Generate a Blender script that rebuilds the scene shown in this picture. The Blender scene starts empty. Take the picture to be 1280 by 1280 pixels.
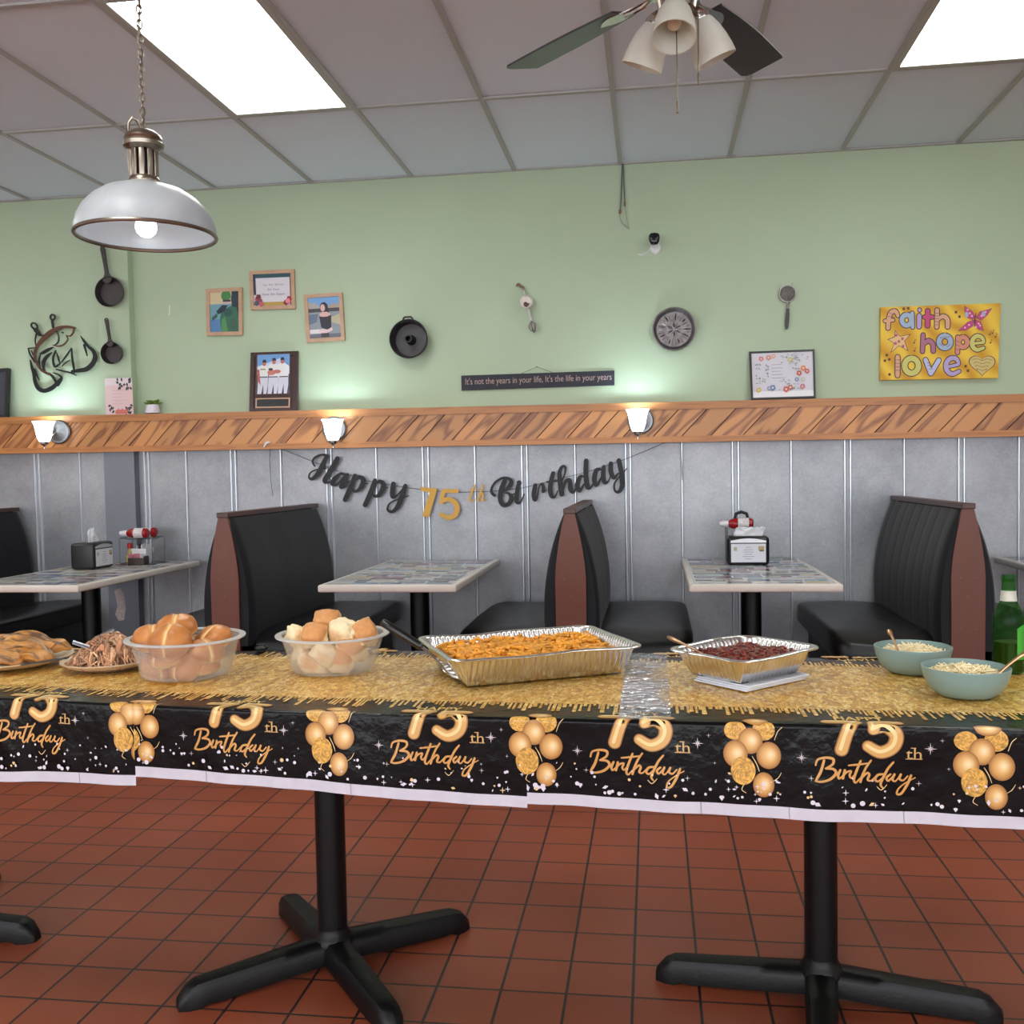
import bpy, bmesh, math, random
from mathutils import Vector, Matrix, noise
rnd = random.Random(11)
S = bpy.context.scene
COL = S.collection
pi = math.pi
sin, cos = math.sin, math.cos

# ------------------------------------------------------------------ camera
FPX = 1238.83
CAMZ = 1.2126
MR = Vector((0.990, 0.1400, -0.0180)); MF = Vector((-0.1406, 0.9892, -0.0414))
MF.normalize(); MR = (MR - MF * MR.dot(MF)).normalized(); MD = MF.cross(MR)
cd = bpy.data.cameras.new('camera'); cam = bpy.data.objects.new('camera', cd); COL.objects.link(cam)
m = Matrix((MR, -MD, -MF)).transposed().to_4x4(); m.translation = (0, 0, CAMZ)
cam.matrix_world = m
cd.sensor_width = 36; cd.lens = FPX / 1280 * 36; cd.clip_start = .02; cd.clip_end = 100
S.camera = cam

def at(px, py, X=None, Y=None, Z=None):
    """point of the room seen at this place of the photograph, on the given plane"""
    d = MR * ((px - 640) / FPX) + MD * ((py - 640) / FPX) + MF
    if Y is not None: t = Y / d.y
    elif Z is not None: t = (Z - CAMZ) / d.z
    else: t = X / d.x
    return Vector((d.x * t, d.y * t, d.z * t + CAMZ))

# ------------------------------------------------------------------ world, light, exposure
W = bpy.data.worlds.new('daylight'); S.world = W; W.use_nodes = True
bg = W.node_tree.nodes['Background']; bg.inputs[0].default_value = (.92, .96, 1, 1); bg.inputs[1].default_value = 4.2
PANEL = 9.4        # ceiling light panels
SCONCE = 3.4       # watts, bulbs of the wall sconces
PEND = .7
S.view_settings.view_transform = 'Standard'; S.view_settings.look = 'None'
S.view_settings.exposure = 0.10; S.view_settings.gamma = 1; S.view_settings.use_curve_mapping = False
S.cycles.use_denoising = True
S.cycles.max_bounces = 8; S.cycles.diffuse_bounces = 4; S.cycles.transparent_max_bounces = 12
S.cycles.caustics_reflective = False; S.cycles.caustics_refractive = False

# ------------------------------------------------------------------ materials
def lin(r, g, b):
    f = lambda c: (c / 255 / 12.92) if c <= 10.3 else ((c / 255 + .055) / 1.055) ** 2.4
    return (f(r), f(g), f(b), 1)
MC = {}
def newmat(name):
    mt = bpy.data.materials.new(name); mt.use_nodes = True
    nt = mt.node_tree; return mt, nt, nt.nodes['Principled BSDF']
def node(nt, t, **k):
    n = nt.nodes.new(t)
    for a, b in k.items(): setattr(n, a, b)
    return n
def pm(name, col=(128, 128, 128), rough=.5, metal=0, noise_amt=0, nscale=20, bump=0, bscale=60, emit=None, es=0, spec=None, trans=0, ior=1.45,
       vcol=False, stretch=None, sheen=0, coat=0, alpha=1):
    if name in MC: return MC[name]
    mt, nt, p = newmat(name); L = nt.links.new
    p.inputs['Base Color'].default_value = lin(*col); p.inputs['Roughness'].default_value = rough; p.inputs['Metallic'].default_value = metal
    if spec is not None: p.inputs['Specular IOR Level'].default_value = spec
    if trans: p.inputs['Transmission Weight'].default_value = trans; p.inputs['IOR'].default_value = ior
    if sheen: p.inputs['Sheen Weight'].default_value = sheen; p.inputs['Sheen Roughness'].default_value = .4
    if coat: p.inputs['Coat Weight'].default_value = coat; p.inputs['Coat Roughness'].default_value = .08
    if alpha < 1: p.inputs['Alpha'].default_value = alpha
    if emit: p.inputs['Emission Color'].default_value = lin(*emit); p.inputs['Emission Strength'].default_value = es
    tc = node(nt, 'ShaderNodeTexCoord'); vec = tc.outputs['Object']
    if stretch:
        mp = node(nt, 'ShaderNodeMapping'); mp.inputs['Scale'].default_value = stretch; L(vec, mp.inputs[0]); vec = mp.outputs[0]
    src = None
    if vcol:
        a = node(nt, 'ShaderNodeAttribute', attribute_name='Col'); src = a.outputs['Color']
    if noise_amt:
        n = node(nt, 'ShaderNodeTexNoise'); n.inputs['Scale'].default_value = nscale; n.inputs['Detail'].default_value = 5; L(vec, n.inputs['Vector'])
        mr = node(nt, 'ShaderNodeMapRange'); mr.inputs[1].default_value = .3; mr.inputs[2].default_value = .7
        mr.inputs[3].default_value = 1 - noise_amt; mr.inputs[4].default_value = 1 + noise_amt; L(n.outputs[0], mr.inputs[0])
        mx = node(nt, 'ShaderNodeVectorMath', operation='SCALE')
        if src: L(src, mx.inputs[0])
        else: mx.inputs[0].default_value = lin(*col)[:3]
        L(mr.outputs[0], mx.inputs['Scale']); src = mx.outputs[0]
    if src: L(src, p.inputs['Base Color'])
    if bump:
        n2 = node(nt, 'ShaderNodeTexNoise'); n2.inputs['Scale'].default_value = bscale; n2.inputs['Detail'].default_value = 4; L(vec, n2.inputs['Vector'])
        b = node(nt, 'ShaderNodeBump'); b.inputs['Strength'].default_value = bump; b.inputs['Distance'].default_value = .01
        L(n2.outputs[0], b.inputs['Height']); L(b.outputs[0], p.inputs['Normal'])
    MC[name] = mt; return mt
def emis(name, col, strength):
    if name in MC: return MC[name]
    mt, nt, p = newmat(name); p.inputs['Base Color'].default_value = lin(*col)
    p.inputs['Emission Color'].default_value = lin(*col); p.inputs['Emission Strength'].default_value = strength
    MC[name] = mt; return mt

BLACKPL = pm('black_plastic', (22, 22, 25), .38)
PRINT = pm('print', vcol=True, rough=.55)
PRINTG = pm('gloss_print', vcol=True, rough=.22)
FOOD = pm('food', vcol=True, rough=.6, noise_amt=.13, nscale=45, bump=.15, bscale=90)

# ------------------------------------------------------------------ mesh builder
I4 = Matrix.Identity(4)
def T(x, y, z): return Matrix.Translation((x, y, z))
def RX(a): return Matrix.Rotation(a, 4, 'X')
def RY(a): return Matrix.Rotation(a, 4, 'Y')
def RZ(a): return Matrix.Rotation(a, 4, 'Z')
def SC(x, y, z): return Matrix.Diagonal((x, y, z, 1))
class MB:
    def __init__(s): s.v = []; s.f = []; s.m = []; s.s = []; s.c = []
    def add(s, vs, fs, mat=0, smooth=False, col=None, M=None):
        o = len(s.v)
        for i, q in enumerate(vs):
            q = Vector(q); s.v.append(M @ q if M else q)
            s.c.append((1, 1, 1, 1) if col is None else (col[i] if isinstance(col, list) else col))
        for f in fs: s.f.append([o + i for i in f]); s.m.append(mat); s.s.append(smooth)
        return s
    def box(s, x0, x1, y0, y1, z0, z1, mat=0, col=None, M=None):
        v = [(x, y, z) for z in (z0, z1) for y in (y0, y1) for x in (x0, x1)]
        return s.add(v, [(0, 2, 3, 1), (4, 5, 7, 6), (0, 1, 5, 4), (2, 6, 7, 3), (0, 4, 6, 2), (1, 3, 7, 5)], mat, False, col, M)
    def rbox(s, sx, sy, sz, r, M=None, mat=0, col=None, seg=3):
        bm = bmesh.new(); bmesh.ops.create_cube(bm, size=1); bmesh.ops.scale(bm, vec=(sx, sy, sz), verts=bm.verts)
        bmesh.ops.bevel(bm, geom=bm.edges[:], offset=r, segments=seg, affect='EDGES', profile=.5)
        bm.verts.index_update()
        s.add([q.co.copy() for q in bm.verts], [[q.index for q in f.verts] for f in bm.faces], mat, True, col, M); bm.free(); return s
    def lathe(s, prof, n=32, M=None, mat=0, col=None, smooth=True, ex=1, ey=1, closed=False, flute=None):
        v = []; f = []; cc = [] if isinstance(col, list) else col
        k = len(prof)
        for j, (r, z) in enumerate(prof):
            for i in range(n):
                a = 2 * pi * i / n; rr = r
                if flute: rr = r + flute(a, j)
                v.append((rr * cos(a) * ex, rr * sin(a) * ey, z))
                if isinstance(col, list): cc.append(col[j])
        for j in range(k - 1 + (1 if closed else 0)):
            for i in range(n):
                a, b = j * n + i, j * n + (i + 1) % n; j2 = (j + 1) % k
                f.append((a, b, j2 * n + (i + 1) % n, j2 * n + i))
        if not closed:
            if prof[0][0] > 1e-6: f.append(tuple(reversed(range(n))))
            if prof[-1][0] > 1e-6 and False: pass
        return s.add(v, f, mat, smooth, cc, M)
    def cyl(s, r, z0, z1, n=24, M=None, mat=0, col=None, r2=None):
        r2 = r if r2 is None else r2
        v = [(r * cos(2 * pi * i / n), r * sin(2 * pi * i / n), z0) for i in range(n)] + [(r2 * cos(2 * pi * i / n), r2 * sin(2 * pi * i / n), z1) for i in range(n)]
        s.add(v, [(i, (i + 1) % n, n + (i + 1) % n, n + i) for i in range(n)], mat, True, col, M)
        s.add(v[:n], [tuple(reversed(range(n)))], mat, False, col, M); s.add(v[n:], [tuple(range(n))], mat, False, col, M); return s
    def tube(s, pts, r, n=8, M=None, mat=0, col=None, closed=False, flat=1):
        pts = [Vector(p) for p in pts]; rs = r if isinstance(r, (list, tuple)) else [r] * len(pts)
        v = []; f = []; up = None; K = len(pts)
        for j, p in enumerate(pts):
            if closed: t = pts[(j + 1) % K] - pts[j - 1]
            else: t = pts[min(j + 1, K - 1)] - pts[max(j - 1, 0)]
            t = t.normalized() if t.length > 1e-9 else Vector((0, 0, 1))
            if up is None:
                up = Vector((0, 0, 1)) if abs(t.z) < .9 else Vector((1, 0, 0))
            a = t.cross(up)
            if a.length < 1e-6: a = t.orthogonal()
            a.normalize(); b = a.cross(t).normalized(); up = b
            for i in range(n):
                q = 2 * pi * i / n; v.append(p + a * (rs[j] * cos(q)) + b * (rs[j] * flat * sin(q)))
        for j in range(K if closed else K - 1):
            for i in range(n):
                j2 = (j + 1) % K; f.append((j * n + i, j * n + (i + 1) % n, j2 * n + (i + 1) % n, j2 * n + i))
        if not closed: f.append(tuple(reversed(range(n)))); f.append(tuple(range((K - 1) * n, K * n)))
        return s.add(v, f, mat, True, col, M)
    def sell(s, a, b, c, e1=1, e2=1, n=24, k=14, M=None, mat=0, col=None, defo=None):
        """superellipsoid; col may be a function of the unit position"""
        pw = lambda w, e: math.copysign(abs(w) ** e, w)
        v = []; f = []; cl = []
        for j in range(k + 1):
            ph = -pi / 2 + pi * j / k
            for i in range(n):
                th = 2 * pi * i / n
                q = Vector((pw(cos(ph), e1) * pw(cos(th), e2), pw(cos(ph), e1) * pw(sin(th), e2), pw(sin(ph), e1)))
                p = Vector((q.x * a, q.y * b, q.z * c))
                if defo: p = defo(q, p)
                v.append(p); cl.append(col(q) if callable(col) else ((1, 1, 1, 1) if col is None else col))
        for j in range(k):
            for i in range(n): f.append((j * n + i, j * n + (i + 1) % n, (j + 1) * n + (i + 1) % n, (j + 1) * n + i))
        return s.add(v, f, mat, True, cl, M)
    def grid(s, nx, ny, fn, mat=0, col=None, smooth=True, M=None):
        v = []; cl = []
        for j in range(ny + 1):
            for i in range(nx + 1):
                a, b = i / nx, j / ny; v.append(fn(a, b)); cl.append(col(a, b) if callable(col) else ((1, 1, 1, 1) if col is None else col))
        f = [(j * (nx + 1) + i, j * (nx + 1) + i + 1, (j + 1) * (nx + 1) + i + 1, (j + 1) * (nx + 1) + i) for j in range(ny) for i in range(nx)]
        return s.add(v, f, mat, smooth, cl, M)
    def poly(s, pts, fm, bm_=None, mat=0, col=None):
        n = len(pts); v = [fm(*p) for p in pts]; f = [tuple(range(n))]
        s.add(v, f, mat, False, col)
        if bm_:
            w = [bm_(*p) for p in pts]; s.add(v + w, [(i, n + i, n + (i + 1) % n, (i + 1) % n) for i in range(n)] + [], mat, False, col)
            s.add(w, [tuple(reversed(range(n)))], mat, False, col)
        return s
    def stroke(s, pts, fm, bm_=None, mat=0, col=None, seg=7, cap=5):
        """brush stroke: points (a, b, width) on a plane, smoothed, with round ends"""
        P = [Vector(p) for p in pts]; Q = []
        if len(P) == 2:
            Q = [P[0].lerp(P[1], i / 6) for i in range(7)]
        else:
            for i in range(len(P) - 1):
                p0, p1, p2, p3 = P[max(i - 1, 0)], P[i], P[i + 1], P[min(i + 2, len(P) - 1)]
                for k in range(seg):
                    t = k / seg; Q.append(.5 * ((2 * p1) + (p2 - p0) * t + (2 * p0 - 5 * p1 + 4 * p2 - p3) * t * t + (3 * p1 - p0 - 3 * p2 + p3) * t ** 3))
            Q.append(P[-1])
        Lf, Rt = [], []; n = len(Q)
        for i, q in enumerate(Q):
            d = Q[min(i + 1, n - 1)] - Q[max(i - 1, 0)]; d = Vector((d.x, d.y)); d = d.normalized() if d.length > 1e-12 else Vector((1, 0))
            h = max(q.z, 1e-6) / 2; Lf.append((q.x - d.y * h, q.y + d.x * h)); Rt.append((q.x + d.y * h, q.y - d.x * h))
            if i == 0: d0 = d
            d1 = d
        def arc(q, d, sgn):
            o = []; h = q.z / 2
            for k in range(1, cap):
                a = pi / 2 - pi * k / cap
                o.append((q.x + h * (-d.y * sin(a) + d.x * cos(a)) * 1, q.y + h * (d.x * sin(a) + d.y * cos(a)))) if sgn > 0 else \
                    o.append((q.x + h * (d.y * sin(a) - d.x * cos(a)), q.y + h * (-d.x * sin(a) - d.y * cos(a))))
            return o
        ec = arc(Q[-1], d1, 1); sc = arc(Q[0], d0, -1)
        closed = (Q[0] - Q[-1]).length < 1e-4 * max(1, Q[0].length) and n > 4
        q0 = fm(*Lf[0]); e_ = max(1e-3, abs(Q[0].z)); nr = (fm(Lf[0][0] + e_, Lf[0][1]) - q0).cross(fm(Lf[0][0], Lf[0][1] + e_) - q0)
        nr = nr.normalized() if nr.length > 1e-12 else Vector((0, -1, 0))
        if nr.dot(Vector((0, -1, .6))) < 0: nr = -nr
        nr *= .00016 / n                       # later parts of a stroke lie a hair above its earlier parts
        v = [fm(*p) + nr * i for i, p in enumerate(Lf)] + [fm(*p) + nr * i for i, p in enumerate(Rt)]
        f = [(i, i + 1, n + i + 1, n + i) for i in range(n - 1)]
        if not closed:
            b = len(v); v += [fm(*p) + nr * n for p in ec]; f.append(tuple([n - 1] + list(range(b, b + len(ec))) + [2 * n - 1]))
            b2 = len(v); v += [fm(*p) for p in sc]; f.append(tuple([n] + list(range(b2, b2 + len(sc))) + [0]))
        s.add(v, f, mat, False, col)
        if bm_:
            loop = Lf + ec + Rt[::-1] + sc; k = len(loop)
            a = [fm(*p) for p in loop]; c = [bm_(*p) for p in loop]
            s.add(a + c, [(i, k + i, k + (i + 1) % k, (i + 1) % k) for i in range(k)], mat, False, col)
        return s
    def build(s, name, mats, parent=None, loc=None, bevel=0, sub=0, angle=40, clip=None, fix=True):
        me = bpy.data.meshes.new(name); me.from_pydata([tuple(q) for q in s.v], [], s.f)
        if not isinstance(mats, (list, tuple)): mats = [mats]
        for mt in mats: me.materials.append(mt)
        me.polygons.foreach_set('material_index', s.m); me.polygons.foreach_set('use_smooth', s.s)
        ca = me.color_attributes.new('Col', 'FLOAT_COLOR', 'POINT'); ca.data.foreach_set('color', [c for q in s.c for c in q])
        bm = bmesh.new(); bm.from_mesh(me)
        if clip:
            for co, no in clip:
                bmesh.ops.bisect_plane(bm, geom=bm.verts[:] + bm.edges[:] + bm.faces[:], plane_co=co, plane_no=no, clear_outer=True)
        if fix: bmesh.ops.recalc_face_normals(bm, faces=bm.faces[:])
        bm.to_mesh(me); bm.free(); me.validate()
        if any(s.s): me.set_sharp_from_angle(angle=math.radians(angle))
        o = bpy.data.objects.new(name, me); COL.objects.link(o)
        if parent: o.parent = parent
        if loc is not None: o.location = loc
        if bevel:
            b = o.modifiers.new('bevel', 'BEVEL'); b.width = bevel; b.segments = 2; b.limit_method = 'ANGLE'
        if sub:
            b = o.modifiers.new('sub', 'SUBSURF'); b.levels = sub; b.render_levels = sub
        return o

def tag(o, label, cat, group=None, kind=None):
    o['label'] = label; o['category'] = cat
    if group: o['group'] = group
    if kind: o['kind'] = kind
    return o
def struct(o): o['kind'] = 'structure'; return o
def thing(name, label, cat, loc=(0, 0, 0), rz=0, group=None):
    o = bpy.data.objects.new(name, None); COL.objects.link(o); o.empty_display_size = .05
    o.location = loc; o.rotation_euler = (0, 0, rz); return tag(o, label, cat, group)
def kids(o): return [c for c in bpy.data.objects if c.parent == o]
def dup(o, loc, rz=None, label=None):
    c = o.copy(); COL.objects.link(c); c.location = loc
    if rz is not None: c.rotation_euler = (0, 0, rz)
    if label: c['label'] = label
    for k in kids(o):
        k2 = k.copy(); COL.objects.link(k2); k2.parent = c
        for g in kids(k):
            g2 = g.copy(); COL.objects.link(g2); g2.parent = k2
    return c
TX = {}
def text2d(t):
    """outline text of the built-in font as triangles, baseline at 0, height about .7"""
    if t in TX: return TX[t]
    cu = bpy.data.curves.new('t', 'FONT'); cu.body = t; cu.size = 1; cu.resolution_u = 3
    ob = bpy.data.objects.new('t', cu); me = ob.to_mesh()
    v = [(q.co.x, q.co.y) for q in me.vertices]; f = [tuple(p.vertices) for p in me.polygons]
    ob.to_mesh_clear(); bpy.data.objects.remove(ob); bpy.data.curves.remove(cu); TX[t] = (v, f); return v, f
def put_text(mb, t, fm, cx, base, width, height, mat=0, col=None):
    v, f = text2d(t); x0 = min(q[0] for q in v); x1 = max(q[0] for q in v)
    mb.add([fm(cx + ((q[0] - x0) / (x1 - x0) - .5) * width, base + q[1] / .7 * height) for q in v], f, mat, False, col)
def interp(x, P):
    if x <= P[0][0]: return P[0][1]
    for (a, b), (c, d) in zip(P, P[1:]):
        if x <= c: return b + (d - b) * (x - a) / (c - a)
    return P[-1][1]
def C(*a): return lin(*a)

# ------------------------------------------------------------------ the room
D = 5.772; CEIL = 2.951
XL, XR, YR = -7.2, 5.6, -3.6
def paint(name, col, rough=.6):
    return pm(name, col, rough, noise_amt=.02, nscale=3, bump=.05, bscale=220)
GREEN = paint('sage_green_paint', (176, 193, 164)); CREAM = paint('cream_wall_paint', (236, 235, 230))
mb = MB().box(XL, XR, D, D + .12, 0, CEIL + .1); struct(mb.build('wall_back', GREEN))
mb = MB().box(XL - .12, XL, YR, D + .12, 0, CEIL + .1); struct(mb.build('wall_left', CREAM))
mb = MB().box(XR, XR + .12, YR, D + .12, 0, CEIL + .1); struct(mb.build('wall_right', CREAM))
# street side behind the camera: low wall, header and mullions of a shop front
mb = MB().box(XL, XR, YR - .12, YR, 0, .35).box(XL, XR, YR - .12, YR, 2.70, CEIL + .1)
for i in range(8):
    x = XL + (XR - XL - .1) * i / 7; mb.box(x, x + .1, YR - .12, YR, .35, 2.70)
struct(mb.build('wall_rear', CREAM))
# quarry tile floor
def floor_mat():
    mt, nt, p = newmat('quarry_tile'); L = nt.links.new
    tc = node(nt, 'ShaderNodeTexCoord'); mp = node(nt, 'ShaderNodeMapping'); mp.inputs['Location'].default_value = (1.4348 + .1529 * 60, -2.2409 + .1529 * 60, 0)
    L(tc.outputs['Object'], mp.inputs[0])
    br = node(nt, 'ShaderNodeTexBrick', offset=0, squash=1)
    br.inputs['Scale'].default_value = 1; br.inputs['Brick Width'].default_value = .1529; br.inputs['Row Height'].default_value = .1529
    br.inputs['Mortar Size'].default_value = .0036; br.inputs['Mortar Smooth'].default_value = .2; br.inputs['Bias'].default_value = 0
    br.inputs['Color1'].default_value = lin(152, 76, 50); br.inputs['Color2'].default_value = lin(140, 68, 45); br.inputs['Mortar'].default_value = lin(46, 38, 36)
    L(mp.outputs[0], br.inputs['Vector'])
    n = node(nt, 'ShaderNodeTexNoise'); n.inputs['Scale'].default_value = 2.2; n.inputs['Detail'].default_value = 6; L(tc.outputs['Object'], n.inputs['Vector'])
    mr = node(nt, 'ShaderNodeMapRange'); mr.inputs[1].default_value = .3; mr.inputs[2].default_value = .7; mr.inputs[3].default_value = .86; mr.inputs[4].default_value = 1.1
    L(n.outputs[0], mr.inputs[0]); vm = node(nt, 'ShaderNodeVectorMath', operation='SCALE'); L(br.outputs['Color'], vm.inputs[0]); L(mr.outputs[0], vm.inputs['Scale'])
    L(vm.outputs[0], p.inputs['Base Color'])
    mr2 = node(nt, 'ShaderNodeMapRange'); mr2.inputs[3].default_value = .30; mr2.inputs[4].default_value = .48; L(n.outputs[0], mr2.inputs[0]); L(mr2.outputs[0], p.inputs['Roughness'])
    inv = node(nt, 'ShaderNodeMath', operation='SUBTRACT'); inv.inputs[0].default_value = 1; L(br.outputs['Fac'], inv.inputs[1])
    b = node(nt, 'ShaderNodeBump'); b.inputs['Strength'].default_value = .5; b.inputs['Distance'].default_value = .003; L(inv.outputs[0], b.inputs['Height']); L(b.outputs[0], p.inputs['Normal'])
    return mt
mb = MB().box(XL, XR, YR - .12, D, -.1, 0); struct(mb.build('floor', floor_mat()))
# ceiling: lay-in tiles, tee grid
CX0, CS = -3.818, .6096; ROW = [D - 1.13 - 1.2192 * k for k in range(0, 7)]
tile_m = pm('ceiling_tile', (206, 205, 206), .9, vcol=True, bump=.08, bscale=150)
LIGHTS = [(3, 0), (8, 0), (-2, 0), (3, 2), (8, 2), (-2, 2), (3, 4), (8, 4), (-2, 4)]
mb = MB()
edgesY = [D + .02] + ROW + [YR - .12]
cols = list(range(-6, 16))
for k in range(len(edgesY) - 1):
    for c in cols:
        x0, x1 = CX0 + c * CS, CX0 + (c + 1) * CS
        if (c, k - 1) in LIGHTS: continue
        v = rnd.uniform(.93, 1.03); t = rnd.uniform(0, .004); base = lin(222, 231, 243)
        mb.box(max(x0, XL), min(x1, XR), edgesY[k + 1], edgesY[k], CEIL + .004 + t, CEIL + .02 + t, 0, tuple(base[i] * v for i in range(3)) + (1,))
mb.box(XL, XR, YR, D, CEIL + .25, CEIL + .3)
struct(mb.build('ceiling', tile_m))
mb = MB()
for c in cols: mb.box(CX0 + c * CS - .012, CX0 + c * CS + .012, YR - .1, D, CEIL - .004, CEIL + .005)
for y in ROW: mb.box(XL, XR, y - .012, y + .012, CEIL - .0045, CEIL + .005)
mb.box(XL, XR, D - .022, D, CEIL - .003, CEIL + .005)
struct(mb.build('trim_1', pm('ceiling_tee', (172, 172, 170), .55)))
# pilaster and painted stub behind the skillets
mb = MB().box(-3.352, -3.150, D - .06, D, 1.5, CEIL); struct(mb.build('trim_2', GREEN))

# galvanised metal wainscot
def galv():
    mt, nt, p = newmat('galvanised_sheet'); L = nt.links.new
    tc = node(nt, 'ShaderNodeTexCoord')
    n = node(nt, 'ShaderNodeTexNoise'); n.inputs['Scale'].default_value = 1.6; n.inputs['Detail'].default_value = 8; n.inputs['Roughness'].default_value = .65; L(tc.outputs['Object'], n.inputs['Vector'])
    v = node(nt, 'ShaderNodeTexVoronoi'); v.inputs['Scale'].default_value = 90; L(tc.outputs['Object'], v.inputs['Vector'])
    cr = node(nt, 'ShaderNodeValToRGB'); cr.color_ramp.elements[0].position = .32; cr.color_ramp.elements[0].color = lin(140, 142, 148); cr.color_ramp.elements[1].position = .68; cr.color_ramp.elements[1].color = lin(186, 187, 192)
    L(n.outputs[0], cr.inputs[0]); vs = node(nt, 'ShaderNodeMapRange'); vs.inputs[3].default_value = .9; vs.inputs[4].default_value = 1.06; L(v.outputs['Color'], vs.inputs[0])
    sc_ = node(nt, 'ShaderNodeVectorMath', operation='SCALE'); L(cr.outputs[0], sc_.inputs[0]); L(vs.outputs[0], sc_.inputs['Scale']); L(sc_.outputs[0], p.inputs['Base Color'])
    p.inputs['Metallic'].default_value = .55
    r = node(nt, 'ShaderNodeMapRange'); r.inputs[3].default_value = .38; r.inputs[4].default_value = .58; L(n.outputs[0], r.inputs[0]); L(r.outputs[0], p.inputs['Roughness'])
    b = node(nt, 'ShaderNodeBump'); b.inputs['Strength'].default_value = .12; b.inputs['Distance'].default_value = .02; L(n.outputs[0], b.inputs['Height']); L(b.outputs[0], p.inputs['Normal'])
    return mt
GALV = galv()
zband = lambda x: 1.362 - .0045 * (x + .8)
mb = MB().box(XL, XR, D - .012, D - .001, 0, 1.40)
mb.box(-3.345, -3.146, D - .07, D - .012, 0, 1.40, 1)
ribs = [-3.841, -3.811, -3.535, -3.105, -3.078, -2.833, -2.543, -2.514, -2.226, -1.939, -1.909, -1.631, -1.347, -1.313, -1.033, -.755, -.724, -.443, -.151, -.124, .168, .451, .484,
        .774, 1.065, 1.096, 1.383, 1.67, 1.699, 1.982, 2.28, 2.31, 2.59, 2.88, 2.91, -4.12, -4.41, -4.44, -4.72, -5.0, -5.03]
for x in ribs:
    prof = [(x - .008, D - .012), (x - .006, D - .022), (x - .002, D - .0255), (x + .002, D - .0255), (x + .006, D - .022), (x + .008, D - .012)]
    n = len(prof); v = [(a, b, 0) for a, b in prof] + [(a, b, 1.40) for a, b in prof]
    mb.add(v, [(i, i + 1, n + i + 1, n + i) for i in range(n - 1)], 2, True)
struct(mb.build('trim_3', [GALV, pm('pilaster_sheet', (128, 131, 140), .5, metal=.5, noise_amt=.04, nscale=4), pm('rib_highlight', (222, 228, 236), .24, metal=.5)], fix=False))  # rib highlights put into the colour by a paler, less metallic base
# peeled patch low on the pilaster sheet
patch = [at(a, b, Y=D - .0715) for a, b in ((143, 738), (150, 735), (155, 742), (157, 760), (155, 775), (148, 776), (144, 768), (147, 758))]
mb = MB().add(patch + [q + Vector((0, .0012, 0)) for q in patch], [tuple(range(8))] + [(i, 8 + i, 8 + (i + 1) % 8, (i + 1) % 8) for i in range(8)])
struct(mb.build('trim_4', pm('peeled_patch', (196, 180, 178), .8, noise_amt=.2, nscale=60)))

# diagonal wood band with rails (shelf on top)
def wood(name, c1, c2, scale=(1, 1, 1), rough=.42):
    if name in MC: return MC[name]
    mt, nt, p = newmat(name); L = nt.links.new
    a = node(nt, 'ShaderNodeAttribute', attribute_name='Col')       # Col.rgb = plank offset, grain runs along the plank axis
    tc = node(nt, 'ShaderNodeTexCoord'); mp0 = node(nt, 'ShaderNodeMapping'); mp0.inputs['Rotation'].default_value = (0, scale[2], 0); L(tc.outputs['Object'], mp0.inputs[0])
    mp = node(nt, 'ShaderNodeMapping'); mp.inputs['Scale'].default_value = (scale[0], 1, scale[1]); L(mp0.outputs[0], mp.inputs[0]); ad = node(nt, 'ShaderNodeVectorMath', operation='ADD'); L(mp.outputs[0], ad.inputs[0])
    s5 = node(nt, 'ShaderNodeVectorMath', operation='SCALE'); s5.inputs['Scale'].default_value = 9; L(a.outputs['Color'], s5.inputs[0]); L(s5.outputs[0], ad.inputs[1])
    n = node(nt, 'ShaderNodeTexNoise'); n.inputs['Scale'].default_value = 1; n.inputs['Detail'].default_value = 2; n.inputs['Distortion'].default_value = .4; L(ad.outputs[0], n.inputs['Vector'])
    mu = node(nt, 'ShaderNodeMath', operation='MULTIPLY'); mu.inputs[1].default_value = 9; L(n.outputs[0], mu.inputs[0])
    fr = node(nt, 'ShaderNodeMath', operation='PINGPONG'); fr.inputs[1].default_value = 1; L(mu.outputs[0], fr.inputs[0])
    cr = node(nt, 'ShaderNodeValToRGB'); e = cr.color_ramp.elements; e[0].position = .0; e[0].color = lin(*c2); e[1].position = .55; e[1].color = lin(*c1)
    k = cr.color_ramp.elements.new(.25); k.color = lin(*[(x * .45 + y * .55) for x, y in zip(c1, c2)])
    L(fr.outputs[0], cr.inputs[0])
    sp = node(nt, 'ShaderNodeSeparateColor'); L(a.outputs['Color'], sp.inputs[0]); mr = node(nt, 'ShaderNodeMapRange'); mr.inputs[3].default_value = .8; mr.inputs[4].default_value = 1.12; L(sp.outputs[0], mr.inputs[0])
    vm = node(nt, 'ShaderNodeVectorMath', operation='SCALE'); L(cr.outputs[0], vm.inputs[0]); L(mr.outputs[0], vm.inputs['Scale']); L(vm.outputs[0], p.inputs['Base Color'])
    p.inputs['Roughness'].default_value = rough
    MC[name] = mt; return mt
PLANK = wood('oak_planks', (202, 138, 78), (136, 78, 40), (1.5, 9, .785), .34)
RAIL = wood('oak_rail', (190, 124, 66), (170, 106, 56), (1.5, 22, 0), .36)
BX0, BX1 = -5.4, 4.2; FB = D - .09
z0 = lambda x: zband(x); z1 = lambda x: zband(x) + .227
mb = MB()
def slab(mb, xa, xb, ya, yb, f0, f1, mat, col=None):
    v = [(x, y, f(x)) for f in (f0, f1) for y in (ya, yb) for x in (xa, xb)]
    mb.add(v, [(0, 2, 3, 1), (4, 5, 7, 6), (0, 1, 5, 4), (2, 6, 7, 3), (0, 4, 6, 2), (1, 3, 7, 5)], mat, False, col)
slab(mb, BX0, BX1, FB + .008, D, lambda x: z0(x) + .01, lambda x: z1(x) - .01, 2)
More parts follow.
